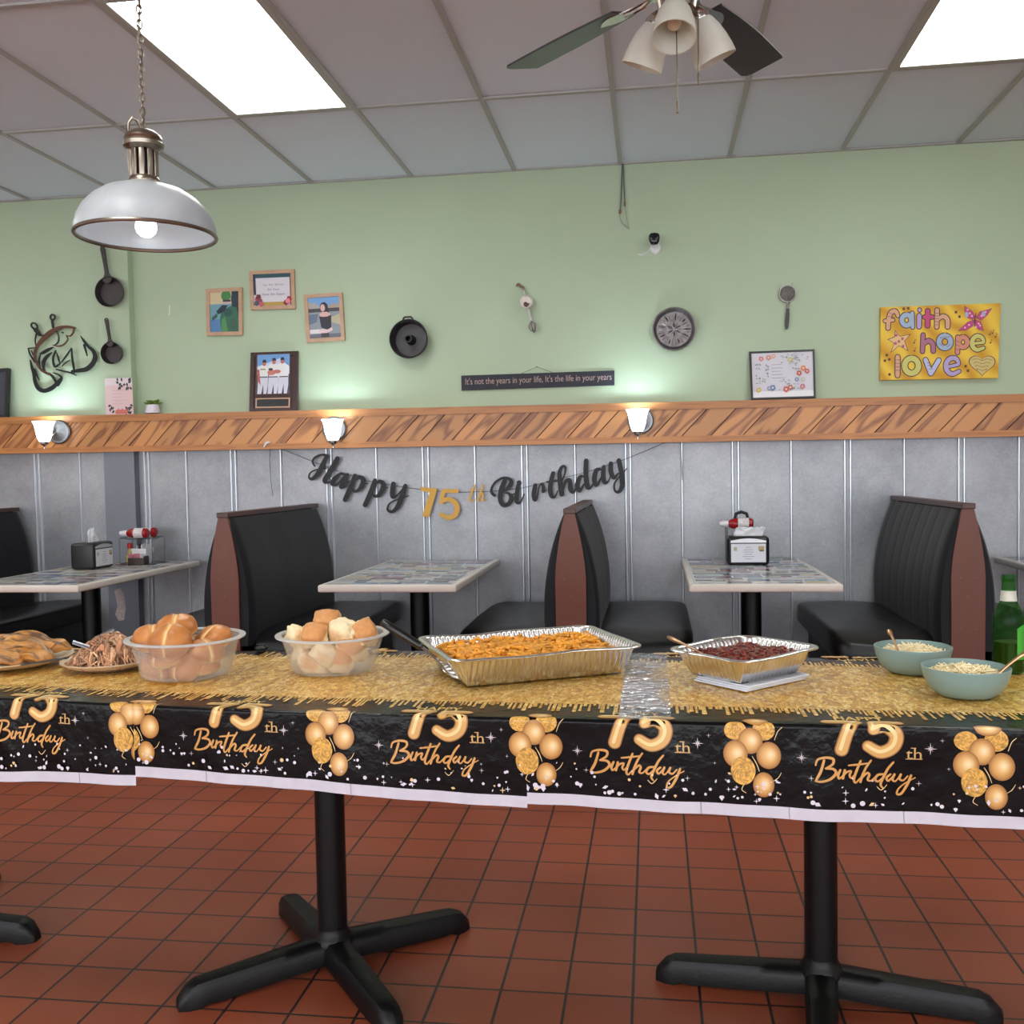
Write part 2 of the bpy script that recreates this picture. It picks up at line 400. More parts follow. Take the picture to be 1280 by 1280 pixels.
slab(mb, BX0, BX1, FB - .006, D, lambda x: z1(x) - .042, z1, 1, (.3, .6, .2, 1))
slab(mb, BX0, BX1, FB - .006, D, z0, lambda x: z0(x) + .034, 1, (.7, .1, .4, 1))
x = BX0; lean = .15
while x < BX1:
    w = .168 * rnd.uniform(.92, 1.08); q = rnd.random(); a, b = lambda s: z0(s) + .03, lambda s: z1(s) - .04
    y = FB + .003; g = .0035
    P = [(x + g, a(x)), (x + w - g, a(x)), (x + w - g + lean, b(x)), (x + g + lean, b(x))]
    mb.add([(p[0], y, p[1]) for p in P] + [(p[0], y + .01, p[1]) for p in P], [(0, 1, 2, 3), (0, 4, 5, 1), (1, 5, 6, 2), (3, 2, 6, 7), (0, 3, 7, 4)], 0, False, (q, rnd.random(), rnd.random(), 1))
    x += w
struct(mb.build('trim_5', [PLANK, RAIL, pm('groove_dark', (70, 36, 18), .8)]))
SHELF = lambda x: z1(x)

# ------------------------------------------------------------------ ceiling light panels
DIFF = emis('light_diffuser', (250, 255, 250), PANEL)
LFR = pm('light_frame', (176, 177, 172), .5)
def ceiling_light(c, k, label, grp=None):
    x0, x1, y1 = CX0 + c * CS, CX0 + (c + 1) * CS, ROW[k]; y0 = y1 - 1.2192
    t = thing('ceiling_light', label, 'ceiling light', ((x0 + x1) / 2, (y0 + y1) / 2, CEIL), 0, grp)
    w, h = .3048 - .006, .6096 - .006
    mb = MB()
    for a in ((-w, -w + .028, -h, h), (w - .028, w, -h, h), (-w + .028, w - .028, -h, -h + .028), (-w + .028, w - .028, h - .028, h)): mb.box(*a, -.006, .03)
    mb.build('frame', LFR, t, bevel=.002)
    MB().box(-w + .028, w - .028, -h + .028, h - .028, .002, .012).build('diffuser', DIFF, t)
    return t
ceiling_light(3, 0, 'bright rectangular ceiling light panel at the left, above the hanging glass lamp')
ceiling_light(8, 0, 'bright rectangular ceiling light panel in the top right corner')
for (c, k), w in zip(LIGHTS[2:], ('at the far left, level with the fan', 'above the camera, left of the fan', 'above the camera, right of the fan', 'above the far left, level with the camera', 'behind the camera on its left', 'behind the camera on its right', 'in the rear left corner of the room')):
    ceiling_light(c, k, 'ceiling light panel outside the picture, ' + w, 'ceiling lights outside the picture')

# ------------------------------------------------------------------ pendant lamp
NICK = pm('brushed_nickel', (150, 140, 128), .3, 1, noise_amt=.08, nscale=30)
CHROME = pm('polished_nickel', (205, 202, 198), .16, 1)
def frosted(name, col, tr=.5, em=0, ec=(255, 255, 255)):
    mt, nt, p = newmat(name); L = nt.links.new
    out = [n for n in nt.nodes if n.type == 'OUTPUT_MATERIAL'][0]
    p.inputs['Base Color'].default_value = lin(*col); p.inputs['Roughness'].default_value = .3
    tl = node(nt, 'ShaderNodeBsdfTranslucent'); tl.inputs[0].default_value = lin(*col)
    mx = node(nt, 'ShaderNodeMixShader'); mx.inputs[0].default_value = tr; L(p.outputs[0], mx.inputs[1]); L(tl.outputs[0], mx.inputs[2]); L(mx.outputs[0], out.inputs[0])
    if em: p.inputs['Emission Color'].default_value = lin(*ec); p.inputs['Emission Strength'].default_value = em
    tc = node(nt, 'ShaderNodeTexCoord'); n = node(nt, 'ShaderNodeTexNoise'); n.inputs['Scale'].default_value = 6; n.inputs['Detail'].default_value = 6; n.inputs['Distortion'].default_value = 1.5
    L(tc.outputs['Object'], n.inputs['Vector']); mr = node(nt, 'ShaderNodeMapRange'); mr.inputs[1].default_value = .3; mr.inputs[2].default_value = .75; mr.inputs[3].default_value = .9; mr.inputs[4].default_value = 1.04
    L(n.outputs[0], mr.inputs[0]); vm = node(nt, 'ShaderNodeVectorMath', operation='SCALE'); vm.inputs[0].default_value = lin(*col)[:3]; L(mr.outputs[0], vm.inputs['Scale'])
    L(vm.outputs[0], p.inputs['Base Color']); L(vm.outputs[0], tl.inputs[0])
    return mt
ALAB = frosted('alabaster_glass', (206, 210, 214), .35)
pc = at(183, 294, Y=2.75)
t = thing('pendant_lamp', 'hanging lamp with white alabaster glass bowl and ridged nickel neck on a chain', 'lamp', pc)
prof = [(.196, 0), (.195, .02), (.188, .045), (.172, .075), (.146, .103), (.112, .126), (.080, .137), (.058, .141), (.040, .150)]
mb = MB().lathe([(r + .002, z) for r, z in prof] + [(r - .003, z - .003) for r, z in prof[::-1]], 56, closed=True); mb.build('lamp_shade', ALAB, t)
mb = MB().lathe([(.196 + .006 * cos(a), -.002 + .006 * sin(a)) for a in [2 * pi * k / 8 for k in range(8)]], 64, closed=True)
mb.build('shade_rim', NICK, t)
mb = MB().lathe([(.044, .146), (.046, .152), (.043, .160), (.040, .166), (.038, .168)], 32)
mb.lathe([(.034, .238), (.044, .243), (.056, .252), (.058, .262), (.050, .270), (.054, .276), (.050, .286), (.034, .298), (.014, .304), (.0, .306)], 36)
for k in range(10):
    a = 2 * pi * k / 10; mb.rbox(.016, .012, .086, .003, T(.034 * cos(a), .034 * sin(a), .203) @ RZ(a + pi / 2))
mb.cyl(.022, .16, .245, 20, mat=1)
mb.build('neck', [NICK, pm('socket_dark', (40, 36, 34), .5)], t)
mb = MB().tube([(-.03, -.02, .15), (-.034, -.022, .2), (-.036, -.022, .27), (-.034, -.02, .318), (-.024, -.014, .335), (-.012, -.008, .328), (-.006, 0, .306)], .0045, 8); mb.build('hanger_strap', NICK, t)
ch = MB(); nl = 34; zt = CEIL - pc.z - .02; zb_ = .302
for k in range(nl):
    za = zb_ + (zt - zb_) * k / nl; dz = (zt - zb_) / nl
    lp = [(.0075 * cos(q), 0, za + dz * .5 + (dz * .68) * sin(q)) for q in [2 * pi * i / 12 for i in range(12)]]
    ch.tube(lp, .0024, 6, RZ(pi / 2 * (k % 2) + .4), closed=True)
ch.build('chain', NICK, t)
MB().tube([(.004 * sin(i * 1.1), .004 * cos(i * 1.1), zb_ + (zt - zb_) * i / 24) for i in range(25)], .0022, 6).build('cord', pm('lamp_cord', (120, 110, 95), .6), t)
MB().lathe([(0, zt - .03), (.05, zt - .028), (.062, zt - .005), (.062, zt + .015)], 32).build('canopy', NICK, t)
mb = MB().lathe([(0, -.006), (.014, -.004), (.026, .006), (.031, .020), (.029, .036), (.018, .056), (.013, .070), (.013, .12)], 24); mb.build('bulb', emis('bulb_on', (235, 245, 255), 3), t)
def lamp_light(name, parent, loc, power, rad, col=(1, 1, 1)):
    l = bpy.data.lights.new(name, 'POINT'); l.energy = power; l.shadow_soft_size = rad; l.color = col
    o = bpy.data.objects.new(name, l); COL.objects.link(o); o.parent = parent; o.location = loc; return o
lamp_light('bulb_light', t, (0, 0, -.02), PEND, .02, (.92, .97, 1))

# ------------------------------------------------------------------ ceiling fan
fz = 2.50; fh = at(846, -8, Z=fz)
t = thing('ceiling_fan', 'dark bladed ceiling fan with frosted bell light shades and pull chains', 'ceiling fan', (fh.x, fh.y, fz))
BLADE = pm('fan_blade', (46, 50, 54), .32, noise_amt=.08, nscale=10)
mb = MB().cyl(.014, .17, CEIL - fz, 16).lathe([(0, .17), (.03, .17), (.05, .16)], 24).lathe([(.07, CEIL - fz), (.068, CEIL - fz - .03), (.04, CEIL - fz - .07), (.016, CEIL - fz - .075)], 32)
mb.build('downrod', NICK, t)
mb = MB().lathe([(.02, .17), (.07, .165), (.105, .14), (.115, .09), (.11, .05), (.085, .025), (.06, .015), (.055, -.02), (.05, -.045), (0, -.05)], 40); mb.build('motor_housing', NICK, t)
for k in range(5):
    a = math.radians(136 - 72 * k); Mx = RZ(a)
    out = []
    for i in range(13):
        s_ = i / 12; out.append((.20 + .46 * s_, .052 + .022 * sin(min(s_ * 1.5, 1) * pi / 2)))
    up = [(x, w) for x, w in out]; tip = [(.678, .062), (.684, .040)]
    P = [(x, w) for x, w in up] + tip + [(.676, -.066)] + [(x, -w * .95) for x, w in reversed(up)]
    Pm = Mx @ T(.2, 0, .02) @ RX(math.radians(-13)) @ T(-.2, 0, 0)
    n = len(P); th = .006
    mb = MB().add([(x, y, 0) for x, y in P] + [(x, y, th) for x, y in P], [tuple(reversed(range(n))), tuple(range(n, 2 * n))] + [(i, (i + 1) % n, n + (i + 1) % n, n + i) for i in range(n)], M=Pm)
    b = mb.build('fan_blade', BLADE, t, bevel=.0015)
    mb = MB().stroke([(.09, 0, .05), (.14, .004, .03), (.19, 0, .045), (.235, 0, .07), (.27, 0, .05), (.29, 0, .02)], lambda x, y: Pm @ Vector((x, y, -.004)), lambda x, y: Pm @ Vector((x, y, -.0005)))
    mb.tube([Mx @ Vector((.08, 0, .03)), Mx @ Vector((.12, .005, .01)), Mx @ Vector((.17, 0, .012)), Mx @ Vector((.2, 0, .016))], .008)
    mb.build('blade_iron', CHROME, t)
FROST = frosted('frosted_opal', (236, 234, 224), .4)
sh = [(.026, 0), (.034, .012), (.044, .035), (.052, .065), (.057, .095), (.0585, .118)]
for az in (-96, 26, 146):
    a = math.radians(az); Mx = T(.068 * cos(a), .068 * sin(a), -.058) @ RZ(a) @ RY(math.radians(180 - 25))
    o = MB().lathe([(r, z) for r, z in sh] + [(r - .003, z) for r, z in sh[::-1]], 32, Mx, closed=True).build('light_shade', FROST, t)
    MB().lathe([(0, .02), (.010, .02), (.010, .04), (.015, .052), (.019, .066), (.017, .078), (.009, .085), (0, .087)], 16, Mx).build('bulb', pm('bulb_off', (226, 214, 194), .3), o)
    mb = MB().lathe([(.012, -.03), (.02, -.02), (.03, -.004), (.029, .008)], 24, Mx).tube([(.02 * cos(a), .02 * sin(a), -.03), (.05 * cos(a), .05 * sin(a), -.028), (.066 * cos(a), .066 * sin(a), -.045)], .011, 10); mb.build('shade_holder', CHROME, t)
for dx, dy, zlo, r in ((-.004, -.075, -.335, .0017), (.055, -.02, -.245, .0017)):
    mb = MB().tube([(dx * .6, dy * .6, -.045), (dx, dy, -.07), (dx, dy, zlo)], r, 6).lathe([(0, zlo - .012), (.0035, zlo - .009), (.0035, zlo + .018), (.0015, zlo + .024)], 10, T(dx, dy, 0)); mb.build('pull_chain', pm('pull_chain', (120, 108, 92), .4, .8), t)

# ------------------------------------------------------------------ wall sconces
SCG = emis('lit_shade_glass', (236, 250, 255), 3.2)
def sconce(px, py, ppx, ppy, label):
    pl = at(ppx, ppy, Y=FB - .008); c = at(px, py, Y=FB - .115)
    t = thing('wall_sconce', label, 'wall lamp', (pl.x, FB - .006, pl.z))
    MB().lathe([(.073, 0), (.073, .006), (.066, .011), (.060, .010), (.050, .014), (.022, .016), (.012, .024), (0, .026)], 36, RX(pi / 2)).build('back_plate', pm('satin_nickel', (128, 128, 132), .36, .9), t)
    d = c - Vector((pl.x, FB - .006, pl.z))
    MB().tube([(0, -.015, 0), (d.x * .3, -.04, -.015), (d.x * .7, -.075, -.045), (d.x, d.y + .012, d.z - .075), (d.x, d.y, d.z - .068)], .0055, 10).build('arm', CHROME, t)
    MB().lathe([(0, -.105), (.005, -.103), (.006, -.092), (.004, -.086), (.010, -.082), (.026, -.072), (.028, -.06), (.024, -.058)], 24, T(*d)).build('shade_cup', CHROME, t)
    p = [(.024, -.064), (.034, -.05), (.044, -.02), (.049, .012), (.056, .045), (.066, .064)]
    MB().lathe(p + [(r - .003, z) for r, z in p[::-1]], 36, T(*d), closed=True).build('glass_shade', SCG, t)
    lamp_light('bulb_light', t, d + Vector((0, 0, .035)), SCONCE, .025, (.78, .90, 1))
    return t
sconce(55, 540, 74, 540, 'lit wall sconce with glass bell shade below the leaping fish art, at far left')
sconce(416, 538, 418, 536, 'lit wall sconce on the wood band above the word Happy, middle of the three')
sconce(797, 526, 801, 526, 'lit wall sconce on the wood band to the right of the word Birthday')

# ------------------------------------------------------------------ booths
VINYL = pm('black_vinyl', (17, 17, 20), .36, spec=.35, noise_amt=.1, nscale=14, bump=.25, bscale=9)
VELV = pm('black_velvet', (15, 17, 23), .62, spec=.3, noise_amt=.55, nscale=5, bump=.2, bscale=8, sheen=.12, stretch=(1, 1, .45))
LAMI = pm('mahogany_laminate', (100, 50, 33), .4, noise_amt=.06, nscale=5, stretch=(5, 5, .8))
LAMD = pm('mahogany_cap', (74, 46, 38), .4, noise_amt=.1, nscale=12)
BASEM = pm('booth_base', (20, 20, 22), .5)
BY0, BY1, BTOP = 4.46, 5.742, 1.045
def booth(bx, label, pleat=0, back_scale=1):
    t = thing('booth_bench', label, 'booth bench', (bx, BY0, 0), 0, 'double sided booth benches')
    Ln = BY1 - BY0
    def hw(z):      # half width of the end panel
        if z < .72: return .066 + .004 * (z / .72)
        q = (z - .72) / (BTOP - .03 - .72); return .070 - .047 * q ** 1.55
    zs = [0, .2, .4, .6, .72, .78, .83, .87, .91, .94, .97, .995, BTOP - .03]
    P = [(-hw(z), z) for z in zs] + [(hw(z), z) for z in reversed(zs)]
    mb = MB(); mb.poly(P, lambda x, z: Vector((x, 0, z)), lambda x, z: Vector((x, .022, z)))
    pan = mb.build('end_panel', LAMI, t, bevel=.002)
    for x, z in ((-.03, .72), (.035, .72), (0, .64), (-.03, .5), (.035, .5)): MB().cyl(.003, -.001, .002, 8, T(x, 0, z) @ RX(pi / 2)).build('screw', pm('screw_head', (120, 80, 66), .4), pan)
    mb = MB().box(-.028, .028, -.006, Ln, BTOP - .03, BTOP - .006); mb.build('top_cap', LAMD, t, bevel=.003)
    for sg in (1, -1):
        def prof(z):
            q = (z - .40) / (BTOP - .03 - .40)
            return .030 + .097 * (max(0, 1 - abs(q - .26) ** 2.1 / (.74 ** 2.1)) if q > .26 else 1 - .10 * ((.26 - q) / .26) ** 2)
        def fn(a, b):
            y = .012 + (Ln - .02) * a; z = .40 + (BTOP - .032 - .40) * b
            e = min(a, 1 - a) * Ln; ed = max(0, 1 - e / .05); w = prof(z) - .016 * ed ** 2
            if pleat:
                ph = (y * pleat) % 1; w -= (.006 if pleat == 9 else .003) * math.exp(-((min(ph, 1 - ph)) / .09) ** 2) * min(1, b * 4)
            w += .004 * noise.noise(Vector((y * 3, z * 3, bx)))
            return Vector((sg * w, y, z))
        mb = MB().grid(72, 26, fn)
        # end caps of the cushion
        for a in (0, 1):
            v = [fn(a, k / 26) for k in range(27)]; w = [Vector((sg * .012, q.y, q.z)) for q in v]
            mb.add(v + w, [(k, k + 1, 27 + k + 1, 27 + k) for k in range(26)], 0, True)
        mb.build('back_cushion', VELV, t)
        def sd(q, p):
            fr = max(0, -q.y); p.z -= .03 * max(0, fr - .75) / .25
            p.z += .012 * noise.noise(Vector((p.x * 5, p.y * 3, bx + sg))) * (1 if q.z > 0 else 0)
            return p
        mb = MB().sell(.232, (Ln - .03) / 2, .062, .32, .22, 40, 16, T(sg * .322, .022 + (Ln - .03) / 2, .402), defo=sd); mb.build('seat_cushion', VINYL, t, angle=70)
        MB().rbox(.40, Ln - .10, .34, .012, T(sg * .28, .06 + (Ln - .10) / 2, .171)).build('seat_base', BASEM, t)
    return t
booth(-2.022, 'black velvet booth bench left of the banner, between the two left tables', 0)
booth(-.372, 'black booth bench with pleated back below the word Birthday, seen nearly end on', 9)
booth(1.335, 'black booth bench on the right behind the teal bowls', 7)
booth(-3.975, 'black booth bench cut off by the left edge of the picture', 0)

# ------------------------------------------------------------------ booth tables with printed advertisement tops
RIM = pm('cream_table_edge', (214, 204, 194), .35)
TOPW = pm('laminate_white', (205, 205, 203), .18)
IRON = pm('cast_iron_black', (11, 11, 13), .4, spec=.3, bump=.08, bscale=120)
def ads(mb, hw, hl, r, dense=1):
    pal = [(40, 62, 120), (28, 48, 100), (70, 110, 160), (120, 150, 180), (150, 50, 52), (128, 40, 48), (60, 84, 74), (92, 92, 96), (46, 46, 52), (176, 170, 160), (196, 176, 120), (120, 80, 70), (90, 120, 150), (140, 140, 150)]
    y = -hl
    while y < hl - .03:
        h = r.choice((.06, .075, .09)); h = min(h, hl - y); x = -hw
        while x < hw - .03:
            w = min(r.choice((.09, .11, .14, .18)), hw - x)
            a, b, c, d = x + .005, x + w - .005, y + .005, y + h - .005; k = r.random(); p = lambda: C(*r.choice(pal))
            fl = lambda x0, x1, y0, y1, cc, z: mb.add([(x0, y0, z), (x1, y0, z), (x1, y1, z), (x0, y1, z)], [(0, 1, 2, 3)], 0, False, cc)
            if k < .58: fl(a, b, c, d, p(), .0003); base = C(215, 215, 212)
            else: fl(a, b, c, d, C(r.randint(196, 222), r.randint(196, 220), r.randint(192, 218)), .0003); base = p()
            if r.random() < .5: fl(a + .004, b - .004, d - .018, d - .005, base, .0005)
            n = r.randint(1, 3)
            for i in range(n):
                yy = c + .008 + i * .012
                if yy < d - .024: q = r.uniform(.4, .9) * (b - a - .012); fl(a + .006, a + .006 + q, yy, yy + .005, base, .0005)
            if r.random() < .35: q = r.uniform(.3, .5) * (b - a); fl(b - q, b - .005, c + .006, min(d - .02, c + .045), p(), .0006)
            x += w
        y += h
def booth_table(cx, label, seed, TZ=.70, w=.655, y0=4.40, y1=5.70):
    L_ = y1 - y0; cy = (y0 + y1) / 2
    t = thing('booth_table', label, 'table', (cx, cy, 0), 0, 'booth tables')
    MB().rbox(w, L_, .034, .008, T(0, 0, TZ - .0175)).build('tabletop', RIM, t)
    mb = MB().box(-w / 2 + .022, w / 2 - .022, -L_ / 2 + .022, L_ / 2 - .022, TZ - .003, TZ + .0006)
    r = random.Random(seed); o = MB(); ads(o, w / 2 - .03, L_ / 2 - .03, r)
    k = len(mb.v); mb.add(o.v, o.f, 1, False, o.c, T(0, 0, TZ + .0006)); mb.build('printed_top', [TOPW, PRINTG], t, fix=False)
    MB().cyl(.05, .03, TZ - .03, 24).lathe([(.05, .06), (.06, .045), (.075, .036), (.075, .03)], 24).build('column', IRON, t)
    for k in range(4):
        a = RZ(pi / 2 * k + pi / 4); n = 9
        mb = MB().tube([Vector((.03 + .25 * i / n, 0, .05 - .028 * (i / n) ** 1.5)) for i in range(n + 1)], [.032 - .008 * i / n for i in range(n + 1)], 10, a, flat=.7); mb.build('foot', IRON, t)
    MB().box(-.2, .2, -.3, .3, TZ - .055, TZ - .034).build('mounting_plate', IRON, t)
    return t
booth_table(-1.215, 'bare booth table with newspaper advert top below the golden 75 of the banner', 3)
booth_table(.482, 'booth table with napkin box on its advert top, between the two right booth benches', 5)
booth_table(-3.065, 'booth table with napkin box and condiment rack at far left', 8, w=.655)
booth_table(2.165, 'booth table cut off by the right edge behind the green bottle', 9)

# ------------------------------------------------------------------ party tables under the cloth
ZT = .72
def party_table(x, y, rz, label, topang):
    t = thing('pedestal_table', label, 'table', (x, y, 0), 0, 'party tables under the cloth')
    MB().rbox(1.10, .60, .03, .006, T(0, .025, 0) @ RZ(topang) @ T(0, 0, ZT - .0185)).build('tabletop', pm('table_laminate', (120, 96, 74), .4), t)
    MB().cyl(.0365, .05, ZT - .04, 28).build('column', IRON, t)
    MB().lathe([(.0365, .10), (.038, .090), (.044, .080), (.050, .070), (.050, .040), (.044, .03), (0, .03)], 28).build('hub', IRON, t)
    MB().cyl(.10, ZT - .05, ZT - .032, 24).build('mounting_plate', IRON, t)
    for k in range(4):
        a = RZ(rz + pi / 2 * k); n = 16; L_ = .375
        v = []; f = []
        for i in range(n + 1):
            s_ = i / n; r_ = .03 + (L_ - .03) * s_; zt_ = .078 - .022 * s_ - (.030 * max(0, (s_ - .86) / .14) ** 2.2); w = .036 - .008 * s_ - .013 * max(0, (s_ - .86) / .14) ** 3
            zl = .022 * (1 - s_) + .004 * (s_ > .8) if s_ < .82 else .0
            for q in ((-w, zl), (-w, zt_ - .020), (-w * .72, zt_ - .004), (0, zt_), (w * .72, zt_ - .004), (w, zt_ - .020), (w, zl)): v.append((r_, q[0], q[1]))
        for i in range(n):
            for j in range(7): f.append((i * 7 + j, i * 7 + (j + 1) % 7, (i + 1) * 7 + (j + 1) % 7, (i + 1) * 7 + j))
        f.append(tuple(range(7))); f.append(tuple(reversed(range(n * 7, n * 7 + 7))))
        MB().add(v, f, 0, True, None, a).build('foot', IRON, t, angle=50)
    return t
party_table(-.795, 2.315, math.radians(39), 'black pedestal table under the party cloth, middle one with splayed feet', -.03)
party_table(.367, 2.285, math.radians(-8.5), 'black pedestal table under the right end of the party cloth', -.02)
party_table(-1.992, 2.352, math.radians(1), 'black pedestal table at the left edge, only its foot tips in view', -.085)

# ------------------------------------------------------------------ party cloth
YF = [(-2.7, 2.155), (-1.466, 2.036), (-1.016, 1.981), (-.634, 1.951), (-.283, 1.936), (.093, 1.927), (.67, 1.916), (1.05, 1.91)]
YB = [(-2.7, 2.735), (-1.9, 2.675), (-1.09, 2.668), (-.7, 2.685), (-.08, 2.66), (.49, 2.622), (.82, 2.58), (1.05, 2.56)]
def smooth_interp(P):
    def f(x): return sum(interp(x + d, P) for d in (-.12, -.06, 0, .06, .12)) / 5
    return f
yf, yb = smooth_interp(YF), smooth_interp(YB)
RF = .007; AR = RF * pi / 4
def cloth(u, v, off=0):
    w = .0014 * noise.noise(Vector((u * 3.1, v * 2.2, 1.7))) + .0009 * noise.noise(Vector((u * 9, v * 3, 4)))
    if v <= -AR:
        y = yf(u) + RF - v - AR; bk = yb(u)
        if y <= bk: return Vector((u, y, ZT + off + w * min(1, (y - yf(u)) / .05)))
        return Vector((u, bk + off + .004, ZT - (y - bk)))
    if v < AR:
        th = (v + AR) / (2 * AR) * pi / 2; return Vector((u, yf(u) + RF - (RF + off) * sin(th), ZT - RF + (RF + off) * cos(th)))
    h = v - AR; k = min(1, h / .12)
    wav = .0045 * k * (sin(u * 8.3 + .4) + .6 * sin(u * 21 + 1.3) + .35 * sin(u * 47)) + .004 * k
    return Vector((u, yf(u) - wav - off, ZT - RF - h))
def ztz(px, py):
    p = at(px, py, Y=1.94)
    for _ in range(3): p = at(px, py, Y=yf(p.x) - .004)
    return (p.x, ZT - RF - p.z + AR)
HL = [ztz(0, 976), ztz(80, 977), ztz(163, 982)]; HM = [ztz(120, 966), ztz(166, 971), ztz(300, 981), ztz(430, 991), ztz(560, 1004), ztz(658, 1010)]; HR = [ztz(660, 1005), ztz(760, 1011), ztz(870, 1016), ztz(1045, 1027), ztz(1280, 1037)]
CBLK = pm('cloth_black', (6, 5, 7), .2, bump=.42, bscale=20, spec=.22)
def gold_glitter():
    mt, nt, p = newmat('gold_glitter_print'); L = nt.links.new
    tc = node(nt, 'ShaderNodeTexCoord')
    def vor(sc, stretch):
        mp = node(nt, 'ShaderNodeMapping'); mp.inputs['Scale'].default_value = stretch; L(tc.outputs['Object'], mp.inputs[0])
        v = node(nt, 'ShaderNodeTexVoronoi'); v.inputs['Scale'].default_value = sc; L(mp.outputs[0], v.inputs['Vector']); s = node(nt, 'ShaderNodeSeparateColor'); L(v.outputs['Color'], s.inputs[0]); return s.outputs[0]
    v1 = vor(300, (1, .8, 1)); v2 = vor(110, (1, .5, 1))
    ad = node(nt, 'ShaderNodeMath', operation='ADD'); L(v1, ad.inputs[0]); L(v2, ad.inputs[1]); hf = node(nt, 'ShaderNodeMath', operation='MULTIPLY'); hf.inputs[1].default_value = .5; L(ad.outputs[0], hf.inputs[0])
    cr = node(nt, 'ShaderNodeValToRGB'); e = cr.color_ramp.elements
    e[0].position = .1; e[0].color = lin(158, 104, 24); e[1].position = .95; e[1].color = lin(255, 240, 180)
    for ps, cc in ((.4, (208, 150, 50)), (.65, (238, 190, 88))): k = e.new(ps); k.color = lin(*cc)
    L(hf.outputs[0], cr.inputs[0]); L(cr.outputs[0], p.inputs['Base Color'])
    p.inputs['Roughness'].default_value = .34; p.inputs['Metallic'].default_value = .1; p.inputs['Coat Weight'].default_value = .5; p.inputs['Coat Roughness'].default_value = .12
    mp = node(nt, 'ShaderNodeMapping'); mp.inputs['Scale'].default_value = (14, 5, 10); mp.inputs['Rotation'].default_value = (0, 0, .5); L(tc.outputs['Object'], mp.inputs[0])
    n = node(nt, 'ShaderNodeTexNoise'); n.inputs['Scale'].default_value = 1.6; n.inputs['Detail'].default_value = 5; n.inputs['Distortion'].default_value = 1.2; L(mp.outputs[0], n.inputs['Vector'])
    b = node(nt, 'ShaderNodeBump'); b.inputs['Strength'].default_value = .4; b.inputs['Distance'].default_value = .02; L(n.outputs[0], b.inputs['Height']); L(b.outputs[0], p.inputs['Normal']); L(b.outputs[0], p.inputs['Coat Normal'])
    return mt
GLIT = gold_glitter()
HEM = pm('cloth_hem_white', (204, 200, 212), .4, noise_amt=.05, nscale=30)
GOLDP = pm('gold_print', vcol=True, rough=.3)
S4 = .0002936; DVT = {}
def sc_script(strokes, cx, by=155, k=S4): return [[((x - cx) * k * 1.06, (y - by) * k, w * k * 1.2) for x, y, w in s] for s in strokes]
BDAY = sc_script([
    [(165, 335, 10), (178, 300, 11), (225, 287, 13), (268, 295, 15), (266, 328, 13), (225, 356, 10)],
    [(215, 305, 13), (195, 375, 15), (172, 420, 14), (164, 438, 10)],
    [(225, 356, 11), (270, 360, 14), (284, 388, 15), (250, 424, 14), (200, 441, 12), (166, 436, 10), (175, 412, 8)],
    [(310, 366, 13), (297, 398, 14), (304, 420, 11), (330, 396, 8)],
    [(337, 366, 13), (325, 418, 14)], [(328, 402, 8), (350, 377, 11), (374, 372, 11), (365, 398, 12), (374, 416, 9), (392, 396, 7)],
    [(430, 305, 12), (400, 385, 14), (390, 428, 13), (402, 445, 10), (426, 416, 7)], [(360, 335, 9), (415, 328, 11), (470, 319, 9)],
    [(490, 300, 11), (462, 345, 12), (440, 398, 14), (428, 440, 13)], [(440, 410, 9), (468, 381, 12), (480, 394, 13), (470, 424, 12), (490, 430, 9), (516, 402, 7)],
    [(562, 386, 11), (530, 392, 13), (514, 420, 13), (530, 434, 11), (562, 405, 9)], [(620, 308, 11), (588, 350, 13), (556, 418, 14), (545, 453, 13), (556, 474, 9)],
    [(602, 386, 11), (580, 408, 13), (590, 428, 11), (620, 396, 9)], [(626, 386, 13), (614, 418, 13), (630, 430, 9), (652, 402, 7)],
    [(662, 386, 13), (654, 413, 13), (676, 424, 10), (702, 396, 8)], [(722, 392, 13), (700, 450, 15), (666, 508, 13), (640, 512, 11), (650, 476, 9), (690, 440, 7), (746, 405, 6)]], 452)
NUM7 = [(-.057, -.028, .020), (-.033, -.029, .021), (-.010, -.028, .020)], [(-.012, -.026, .020), (-.026, 0, .020), (-.037, .034, .021)]
NUM5 = [(.058, -.028, .019), (.038, -.029, .020), (.018, -.028, .019)], [(.018, -.027, .019), (.0165, -.012, .019), (.016, -.004, .018)], \
       [(.014, -.002, .016), (.034, -.008, .020), (.051, .006, .022), (.046, .027, .021), (.026, .037, .020), (.006, .027, .018)]
NUM7 = [[(a * 1.12, b * (1 if b < 0 else 1.08), w * 1.12) for a, b, w in s] for s in NUM7]; NUM5 = [[(a * 1.12, b * (1 if b < 0 else 1.08), w * 1.12) for a, b, w in s] for s in NUM5]
def star4(cx, cy, r, k=.22, n=8):
    return [(cx + (r if i % 2 == 0 else r * k) * sin(2 * pi * i / (2 * n // 2)), cy + (r if i % 2 == 0 else r * k) * cos(2 * pi * i / (2 * n // 2))) for i in range(n)]
